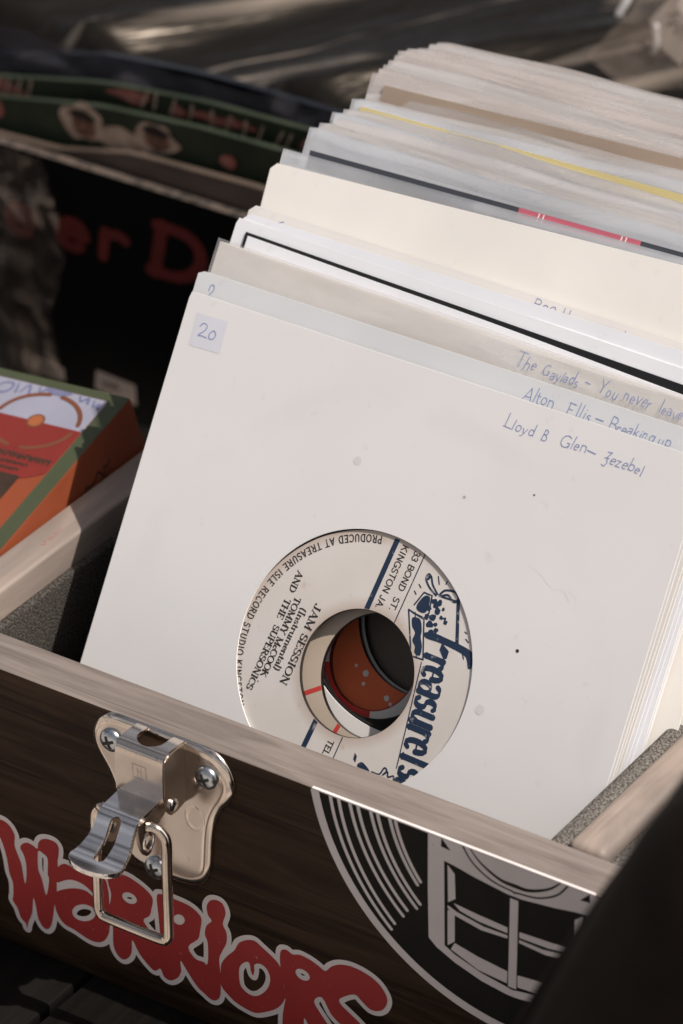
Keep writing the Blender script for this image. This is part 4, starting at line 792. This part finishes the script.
# ------------------------------------------------------------------ box set lying at the left
O = Vector((-39.2,109.1,18.8)); ex = Vector((-1,0,-.1)).normalized(); ew = Vector((0,-.969,-.249)); ew = (ew-ex*ew.dot(ex)).normalized(); en = ex.cross(ew).normalized()
if en.z < 0: en = -en
bs_m = Matrix.Translation(O*MM) @ Matrix((( -ex.x, -ew.x, en.x, 0),(-ex.y, -ew.y, en.y, 0),(-ex.z, -ew.z, en.z, 0),(0,0,0,1)))
# local frame: x right, y up the cover, z out of the cover; the cover spans x -190..0, y -190..0
bm = bm_box(bmesh.new(), -190, 0, -122, 0, -92, 0, .8, 2); me = from_bm('box_set', bm)
bset = link('box_set', me, [M['box_orange']], None, True, bs_m); tag(bset, 'orange box set with a green bordered cover, left of the wooden box', 'box set')
def on_cover(off): return lambda x, y: (-x, -y, off)
def cov(F, name, m, off, parent=None): return link(name, F.build(fn=on_cover(off), name=name), m, parent or bset)
F = Field(-1, 192, -1, 192, .8); F.poly([(.3,.3),(189.7,.3),(189.7,121.7),(.3,121.7)]); F.cut([(6.3,3.6),(184,3.6),(184,117),(6.3,117)])
cov(F, 'green_border', M['box_green'], .12)
F = Field(5, 190, 2, 120, .8); F.poly([(6.5,3.8),(183.8,3.8),(183.8,45),(30,45),(6.5,19.9)]); cov(F, 'white_art', M['box_white'], .10)
HX, HY = 24.8, 19.2
F = Field(5, 70, 10, 70, .4).disc(HX, HY, 27.5); F.keep_half(0,-1,-19.3); F.keep_half(-1,0,-6.6); art = cov(F, 'red_half', M['box_red'], .16)
F = Field(0, 60, 0, 60, .3)
for a0, a1 in ((8,80),(100,170),(190,262),(280,352)): F.stroke([(HX+15.5*math.cos(R(a0+(a1-a0)*k/20)), HY+12.6*math.sin(R(a0+(a1-a0)*k/20))) for k in range(21)], .8)
F.disc(HX, HY, 3.2); cov(F, 'ring_print', M['box_ring'], .22)
F = Field(0, 60, 0, 60, .3).disc(HX, HY, 2.5); cov(F, 'hub_dot', M['hub'], .26)
F = Field(0, 100, 0, 60, .3)
for q in ([(48,9.5),(46.5,6.2),(43,5.6),(42.5,8.6),(45,10.6),(48,9.6)],[(41,5.2),(40,9.0)],[(38.5,8.6),(37,4.6),(35,8.2)],[(33,4.3),(31.8,6.6),(29.6,4.4)],[(17,4.4),(15.4,6.6),(13.6,4.6),(12.6,6.8)],[(11,5.0),(9.8,7.6),(8.4,6.0),(7.8,8.0)]):
    F.stroke(smooth(q, 4), .30, .52)
F.poly(smooth([(20,4.2),(26,4.0),(31,4.4),(27,6.4),(23,6.2)], 4, True)); cov(F, 'blue_scroll', M['box_blue'], .22)
F = Field(0, 60, 25, 60, .25); rd = random.Random(9)
for row, (x0, x1, y, wd) in enumerate([(8.5,33,35.3,.75),(15,30,38.6,.42),(17,30,41.2,.42)]):
    x = x0
    while x < x1: F.stroke([(x, y-.7*wd*2), (x+rd.uniform(-.3,.5), y+.7*wd*2)], wd*.55); F.stroke([(x, y+rd.uniform(-.6,.6)), (x+.9, y+rd.uniform(-.8,.8))], wd*.45); x += 1.5 if row == 0 else 1.0
cov(F, 'small_print', M['box_dark'], .22)
F = Field(5, 100, 40, 120, .5); F.poly([(14.2,43.6),(80,43.6),(80,80),(14.2,80)]); pt = cov(F, 'dark_patch', M['box_dark'], .24)
F = Field(10, 60, 40, 80, .3)
for y, x0 in ((47,20.5),(52,18)): F.stroke(smooth([(x0+k*1.6, y+rd.uniform(-1,1)) for k in range(14)], 3), .35)
cov(F, 'patch_scribble', M['box_ring'], .3, pt)
F = Field(0, 120, -40, 0, .25); q = [(4+k*1.5, -12.5+rd.uniform(-1.6,1.6)) for k in range(36)]; F.stroke(smooth(q, 3), .36); F.stroke([(4,-14.4),(60,-14.6)], .25)
link('spine_script', F.build(fn=lambda x, y: (.08, -x-14, y), name='spine_script'), M['box_dark'], bset)

# ------------------------------------------------------------------ the crate of LPs behind
def lp(name, x0, x1, y, tops, m, label, thick=4.0, lean=3.0, bulge=0.0, edge=None, cat='LP sleeve', h=315):
    """an LP sleeve standing across the view; tops = [(x, z)] of its top edge"""
    tx, tz = zip(*tops); nu, nv = 40, 14; bm = bmesh.new(); T = []; Bk = []
    for j in range(nv+1):
        ra, rb_ = [], []
        for i in range(nu+1):
            x = x0+(x1-x0)*i/nu; zt = float(np.interp(x, tx, tz)); f = (j/nv)**1.8; z = zt-h*f
            yy = y+(z-zt)*-math.tan(R(lean))*-1+bulge*(1-f)**6*math.sin((x-x0)/70.0)
            ra.append(bm.verts.new((x, yy, z))); rb_.append(bm.verts.new((x, yy+thick, z)))
        T.append(ra); Bk.append(rb_)
    for j in range(nv):
        for i in range(nu):
            bm.faces.new((T[j][i], T[j+1][i], T[j+1][i+1], T[j][i+1])); bm.faces.new((Bk[j][i], Bk[j][i+1], Bk[j+1][i+1], Bk[j+1][i]))
    tf = [bm.faces.new((T[0][i], T[0][i+1], Bk[0][i+1], Bk[0][i])) for i in range(nu)]
    for f in tf: f.material_index = 1
    for j in range(nv): bm.faces.new((T[j][0], Bk[j][0], Bk[j+1][0], T[j+1][0])); bm.faces.new((T[j][nu], T[j+1][nu], Bk[j+1][nu], Bk[j][nu]))
    for i in range(nu): bm.faces.new((T[nv][i], Bk[nv][i], Bk[nv][i+1], T[nv][i+1]))
    o = link(name, from_bm(name, bm), [m, edge or m], None, True); tag(o, label, cat)
    def face(x, z):
        zt = float(np.interp(x, tx, tz)); f = min(max((zt-z)/h, 0), 1)**(1/1.8); f = (f)**1.8
        return y+(z-zt)*math.tan(R(lean))+bulge*(1-(min(max((zt-z)/h,0),1))**(1/1.8)*1.0)**6*math.sin((x-x0)/70.0)
    return o, face
b1, fb = lp('lp_sleeve', -262, 53, 290, [(-262,-21.5),(-200,-21),(-124,-21),(53,-20)], M['black_card'], 'black LP cover with dull red letters reading eer D, behind the box set', edge=M['worn_card'], lean=2)
F = Field(-235, -125, -60, -30, .3)
write(F, 'e', lambda x, y: (-228.5+x, -55.5+y), 20, 2.3, 2.1, False, sx=1.75); write(F, 'e', lambda x, y: (-204.5+x, -54.8+y), 20, 2.3, 2.1, False, sx=1.75)
write(F, 'r', lambda x, y: (-185.5+x+.1*y, -54.2+y), 20, 2.3, 2.1, False, sx=1.75); write(F, 'D', lambda x, y: (-163.5+x+.15*y, -53.5+y), 19, 2.8, 2.2, False, sx=1.8)
link('cover_lettering', F.build(fn=lambda x, y: (x, fb(x, y)-.3, y), name='cover_lettering'), M['print_red'], b1)
for x0, x1, z0, z1, a in ((-215,-200,-112,-106,4),(-186,-167,-112,-103,0)):
    F = Field(x0-3, x1+3, z0-3, z1+3, .4).poly([(x0,z0+1),(x1,z0-.5),(x1-.5,z1-1),(x0+.5,z1)])
    pl = link('price_label', F.build(fn=lambda x, y: (x, fb(x, y)-.35, y), name='price_label'), M['tag_paper'], b1)
    F = Field(x0-3, x1+3, z0-3, z1+3, .2); F.stroke(smooth([(x0+3+k*1.6, (z0+z1)/2+(-1)**k*1.4) for k in range(6)], 3), .4); link('price_scrawl', F.build(fn=lambda x, y: (x, fb(x, y)-.5, y), name='price_scrawl'), M['box_dark'], pl)
lp('lp_sleeve', -262, 50, 297, [(-262,-24),(-207,-21),(-175,-13.5),(-122,-11.5),(50,-12)], M['brown_card'], 'plain brown LP sleeve just behind the black one with red letters', lean=2, thick=3)
gA, fg = lp('lp_sleeve', -275, 40, 303, [(-275,-16),(-255,-14),(-239,-11),(-193,-2.5),(-148,1),(-113,2),(40,4)], M['green_card'], 'green LP cover with two cream outlined faces near its curled top edge', lean=-6, thick=2.5, bulge=1.5)
def spot(F, cx, cy, rx, ry, seed, n=12, j=.18):
    rd = random.Random(seed); F.poly(smooth([(cx+rx*(1+rd.uniform(-j,j))*math.cos(2*math.pi*k/n), cy+ry*(1+rd.uniform(-j,j))*math.sin(2*math.pi*k/n)) for k in range(n)], 3, True)); return F
pr = lambda d: (lambda x, y: (x, fg(x, y)-d, y))
F = Field(-220, -100, -35, 5, .3)
for a in ((-201,-11,9.5,8,1),(-168,-9.0,9.5,6.6,2),(-184,-13.5,13,4.8,3)): spot(F, *a)
link('cream_outline', F.build(fn=pr(.3), name='cream_outline'), M['print_cream'], gA)
for x, z, rx, rz, sd in ((-200.5,-12,5.6,5.2,4),(-167.5,-9.5,5.6,4.2,5)):
    F = spot(Field(-220, -100, -35, 5, .3), x, z, rx, rz, sd, j=.1); fc_ = link('printed_face', F.build(fn=pr(.45), name='printed_face'), M['print_skin'], gA)
    F = Field(-220, -100, -35, 5, .2); spot(F, x-.5, z+3.8, 5.6, 2.2, 6); spot(F, x-2.3, z+.3, 1.1, .6, 7); spot(F, x+1.9, z+.3, 1.1, .6, 8); spot(F, x, z-3.0, 1.8, .5, 9)
    link('face_features', F.build(fn=pr(.6), name='face_features'), M['print_dark'], fc_)
F = Field(-260, -60, -40, 6, .3)
for a in ((-136,-9,3.4,3,10),(-118,-22,3,2.2,11),(-243,-16,6,5,12),(-112,-8,5,2.2,16)):
    F = spot(Field(-260, -60, -40, 6, .3), *a); link('pink_figure', F.build(fn=pr(.35), name='pink_figure'), M['print_pink'], gA)
gB, fg2 = lp('lp_sleeve', -275, 40, 314, [(-275,-14),(-262,-12),(-246,-9),(-199,1),(-154,5.5),(-106,7),(40,9)], M['green_card'], 'green LP cover with pink and cream figures, behind the one with two faces', lean=-10, thick=2.5, bulge=1.2)
pr2 = lambda d: (lambda x, y: (x, fg2(x, y)-d, y))
F = Field(-262, -90, -20, 10, .3)
for a in ((-246,-14.5,9,4,20),(-187,-1.2,10,2.6,21),(-166,-2,4,2.2,25),(-150,-.5,9,2.4,22),(-138,.8,6,1.8,26),(-106,1,7,2.4,23)):
    F = spot(Field(-262, -90, -20, 10, .3), *a, j=.35); link('pink_figure', F.build(fn=pr2(.3), name='pink_figure'), M['print_pink'], gB)
F = Field(-262, -90, -20, 10, .3)
for k in range(11): x = -182+k*7.2+random.uniform(-2,2); F.stroke([(x,-4+.05*k),(x+random.uniform(1,4),3)], .5)
for k in range(5): x = -255+k*5; F.stroke([(x,-17),(x+3,-11+k)], .5)
link('cream_figure', F.build(fn=pr2(.45), name='cream_figure'), M['print_cream'], gB)

# --- films over the LPs
def film(name, x0, x1, y0, y1, zf, m, label, nx=150, ny=110, cat='plastic cover', parent=None):
    V = [(x0+(x1-x0)*i/nx, y0+(y1-y0)*j/ny) for j in range(ny+1) for i in range(nx+1)]
    V = [(x, y, zf(x, y)) for x, y in V]
    Fc = [(j*(nx+1)+i, j*(nx+1)+i+1, (j+1)*(nx+1)+i+1, (j+1)*(nx+1)+i) for j in range(ny) for i in range(nx)]
    o = link(name, mesh(name, V, Fc), m, parent, True)
    if parent is None: tag(o, label, cat)
    return o
from mathutils import noise as NZ
def nz(x, y, z=0): return NZ.noise(Vector((x, y, z)))
def ridg(x, y, s, z=0): return 1-abs(2*nz(x*s, y*s, z))
def zf1(x, y):
    t = .76*x-.65*y; a = .65*x+.76*y
    fold = max(0, ridg(a*.10, t, .016, 3)-.30)
    z = -4+(y-325)*.10+7*nz(a*.005, t*.014, 1)+22*fold**1.4*(.6+.7*nz(a*.006, t*.01, 20))+3.2*nz(a*.008, t*.05, 5)+1.1*nz(a*.03, t*.10, 8)
    return z-(max(0, 348-y)/14)**2*30
film('plastic_cover', -560, 160, 332, 700, zf1, M['black_film'], 'wrinkled black glossy plastic cover over the records at the top left')
def zf2(x, y): return zf1(x, y)+6+4*nz(x*.03, y*.04, 11)+9*max(0, ridg(x*.5, y*.8, .03, 13)-.6)
film('clear_wrap', -44, 120, 400, 560, lambda x, y: zf2(x, y)+3, M['clear'], 'crumpled clear plastic wrap lying on the black cover at the top right', 90, 80, 'plastic wrap')
lp('lp_sleeve', -345, 45, 326, [(-345,-20),(-270,-12),(-254,-8),(-208,4),(-162,9),(-114,11),(45,14)], M['navy_film'], 'LP in a dark bluish glossy wrapper behind the green covers', lean=-16, thick=3, bulge=4, cat='LP sleeve')
def zf3(i, j):
    x = -330+240*i; z = -20+34*j-8*(1-i); w_ = 3.0*nz(x*.05, z*.08, 31)+3.0*max(0, ridg(x*.8, z*1.6, .045, 33)-.4)
    return (x, 321.5-abs(w_)-1.2*j, z+2*nz(x*.03, 0, 35))
V = [zf3(i/70, j/16) for j in range(17) for i in range(71)]
Fc = [(j*71+i, j*71+i+1, (j+1)*71+i+1, (j+1)*71+i) for j in range(16) for i in range(70)]
o = link('plastic_fold', mesh('plastic_fold', V, Fc), M['glint_film'], None, True); tag(o, 'crinkled dark plastic fold with small glints behind the green covers', 'plastic wrap')
# crumpled clear film over the black LP at the left
def cl(i, j):
    x = -265+67*i; z = -120+104*j; wr = 2.2*nz(x*.06, z*.05, 2)+3.0*max(0, ridg(x, z*.5, .05, 4)-.3)+2.4*max(0, ridg(x*.7+z*.5, z*.4-x*.3, .09, 14)-.5)+1.2*nz(x*.2, z*.1, 6)
    x += (3*math.sin(z*.09)+2*nz(0, z*.1, 9))*i
    return (x, 285.5-3.2-abs(wr)*1.3, z)
nx, ny = 110, 130; V = [cl(i/nx, j/ny) for j in range(ny+1) for i in range(nx+1)]
Fc = [(j*(nx+1)+i, j*(nx+1)+i+1, (j+1)*(nx+1)+i+1, (j+1)*(nx+1)+i) for j in range(ny) for i in range(nx)]
o = link('plastic_flap', mesh('plastic_flap', V, Fc), M['clear'], None, True); tag(o, 'crumpled see-through plastic flap hanging over the black LP cover at the left edge', 'plastic wrap')
# bright strips and the beige tag at the top right
for pts, r, lb_ in (([(-56,452,34),(-53,446,22),(-55,443,15),(-52,440,6)],1.5,'bright crinkled strip of clear plastic left of the beige tag'),([(-33,432,22),(-31,429,14),(-34,428,8),(-31,426,-2)],1.2,'thin bright strip of clear plastic hanging just below the beige tag')):
    bm = bmesh.new(); tube(bm, smooth(pts, 4), r, 8); o = link('plastic_strip', from_bm('plastic_strip', bm), M['film_glint'], None, True); tag(o, lb_, 'plastic strip')
F = Field(-24, 24, -18, 18, .4).poly([(-15,-9),(14,-11),(16,10),(-13,11)])
tg = link('price_tag', F.build(name='price_tag'), M['tag_paper'], None, False, Matrix.Translation(Vector((-27,438,20))*MM) @ Matrix.Rotation(R(-28),4,'Z') @ Matrix.Rotation(R(48),4,'X')); tag(tg, 'beige paper price tag with a dark scrawl at the top right corner', 'price tag')
F = Field(-24, 24, -18, 18, .2); F.stroke(smooth([(-8,1),(-4,4),(-5,-2),(-1,1),(1,-3),(3,2),(5,-3)], 4), .38); link('tag_scrawl', F.build(fn=lambda x, y: (x, y, .15), name='tag_scrawl'), M['box_dark'], tg)

# ------------------------------------------------------------------ dark bag in the near corner
bm = bm_box(bmesh.new(), 0, 280, -60, 60, 0, 330, 34, 8)
for v in bm.verts: v.co.x -= 3*math.sin(math.pi*min(max(v.co.z/330,0),1)) if v.co.x < 140 else 0
bg = link('leather_bag', from_bm('leather_bag', bm), M['leather'], None, True, Matrix.Translation(Vector((205.5,-166,-98))*MM) @ Matrix.Rotation(R(22.8),4,'Y')); tag(bg, 'dark brown leather bag looming out of focus in the near right corner', 'bag')
bm = bmesh.new(); tube(bm, smooth([(2.5,0,40),(-4,0,120),(-7,0,200),(-2,0,290)], 8), 2.2, 8); link('piping', from_bm('piping', bm), M['leather'], bg, True)

# ------------------------------------------------------------------ table, lower table, paving
tb = empty('table', (0,0,-800)); tag(tb, 'low black plank table under the record box', 'table'); TI = Matrix.Translation((0,0,800*MM))
for k in range(11):
    x0 = -560+k*118.4; o = box('plank', x0, x0+116, (-62 if x0 < 140 else -240), 262, -121, -101.6, M['table'], tb, 1.2, 2); o.matrix_local = TI
for x in (-540, 700):
    for y in ((-40 if x < 0 else -215), 230): o = box('leg', x-22, x+22, y-22, y+22, -800, -121.2, M['table'], tb, 1.5, 2); o.matrix_local = TI
t2 = empty('bench', (0,500,-800)); tag(t2, 'low dark bench carrying the upright LPs behind the record box', 'bench'); TI2 = Matrix.Translation((0,-500*MM,800*MM))
o = box('bench_top', -560, 420, 268, 760, -372, -342, M['table'], t2, 1.2, 2); o.matrix_local = TI2
for x in (-530, 390):
    for y in (295, 735): o = box('leg', x-22, x+22, y-22, y+22, -800, -372.2, M['table'], t2, 1.5, 2); o.matrix_local = TI2
g = link('ground', mesh('ground', [(-9e4,-9e4,-800),(9e4,-9e4,-800),(9e4,9e4,-800),(-9e4,9e4,-800)], [(0,1,2,3)]), M['ground']); tag(g, kind='structure')

# ------------------------------------------------------------------ light
SUN = Vector((1.0, .10, 1.55)).normalized()
w = bpy.data.worlds.new('World'); scn.world = w; w.use_nodes = True; nt = w.node_tree
sky = nt.nodes.new('ShaderNodeTexSky'); sky.sky_type = 'NISHITA'; sky.sun_disc = False
sky.sun_elevation = math.asin(SUN.z); sky.sun_rotation = math.atan2(SUN.x, SUN.y); sky.dust_density = 3.0; sky.air_density = 1.0
bw = nt.nodes.new('ShaderNodeRGBToBW'); hz = nt.nodes.new('ShaderNodeMix'); hz.data_type = 'RGBA'; hz.blend_type = 'MULTIPLY'; hz.inputs[0].default_value = 1; hz.inputs[7].default_value = (1.0,.935,.885,1)
dm = nt.nodes.new('ShaderNodeMix'); dm.data_type = 'RGBA'; dm.inputs[0].default_value = .72     # hazy, nearly white sky
nt.links.new(sky.outputs[0], bw.inputs[0]); nt.links.new(bw.outputs[0], hz.inputs[6]); nt.links.new(sky.outputs[0], dm.inputs[6]); nt.links.new(hz.outputs[2], dm.inputs[7])
ctc = nt.nodes.new('ShaderNodeTexCoord'); cn = nt.nodes.new('ShaderNodeTexNoise'); cn.inputs['Scale'].default_value = 4.2; cn.inputs['Detail'].default_value = 6; cn.inputs['Distortion'].default_value = .4
crm = nt.nodes.new('ShaderNodeMapRange'); crm.inputs[1].default_value = .40; crm.inputs[2].default_value = .62; crm.inputs[3].default_value = .30; crm.inputs[4].default_value = 2.15
cm_ = nt.nodes.new('ShaderNodeMix'); cm_.data_type = 'RGBA'; cm_.blend_type = 'MULTIPLY'; cm_.inputs[0].default_value = 1      # broken cloud added to vary the latch's reflections
nt.links.new(ctc.outputs['Generated'], cn.inputs['Vector']); nt.links.new(cn.outputs['Fac'], crm.inputs[0]); nt.links.new(dm.outputs[2], cm_.inputs[6]); nt.links.new(crm.outputs[0], cm_.inputs[7])
nt.links.new(cm_.outputs[2], nt.nodes['Background'].inputs[0]); nt.nodes['Background'].inputs[1].default_value = .11
sl_ = bpy.data.lights.new('sun', 'SUN'); sl_.energy = 4.4; sl_.angle = R(.5); sl_.color = (1.0,.925,.85)
so = bpy.data.objects.new('sun', sl_); COL.objects.link(so); so.rotation_euler = SUN.to_track_quat('Z', 'Y').to_euler(); so.location = SUN*3

# ------------------------------------------------------------------ camera
cd = bpy.data.cameras.new('camera'); co = bpy.data.objects.new('camera', cd); COL.objects.link(co); scn.camera = co
cd.sensor_fit = 'VERTICAL'; cd.sensor_height = 36; cd.sensor_width = 24; cd.lens = 4629.73/1024*36; cd.clip_start = .05; cd.clip_end = 500
yaw, pit = -.5809, .5544
fw = Vector((math.cos(pit)*math.sin(yaw), math.cos(pit)*math.cos(yaw), -math.sin(pit)))
co.location = Vector((715.0801,-917.8155,763.9875))*MM; co.rotation_euler = fw.to_track_quat('-Z', 'Y').to_euler()
cd.dof.use_dof = True; cd.dof.focus_distance = (Vector((80,25,0))*MM-co.location).dot(fw)
cd.dof.aperture_fstop = cd.lens/11.5; cd.dof.aperture_blades = 0
scn.view_settings.view_transform = 'Standard'; scn.view_settings.look = 'None'; scn.view_settings.exposure = 0; scn.view_settings.gamma = 1
scn.render.engine = 'CYCLES'; scn.cycles.transparent_max_bounces = 40; scn.cycles.max_bounces = 10
try: scn.cycles.use_denoising = True
except Exception: pass
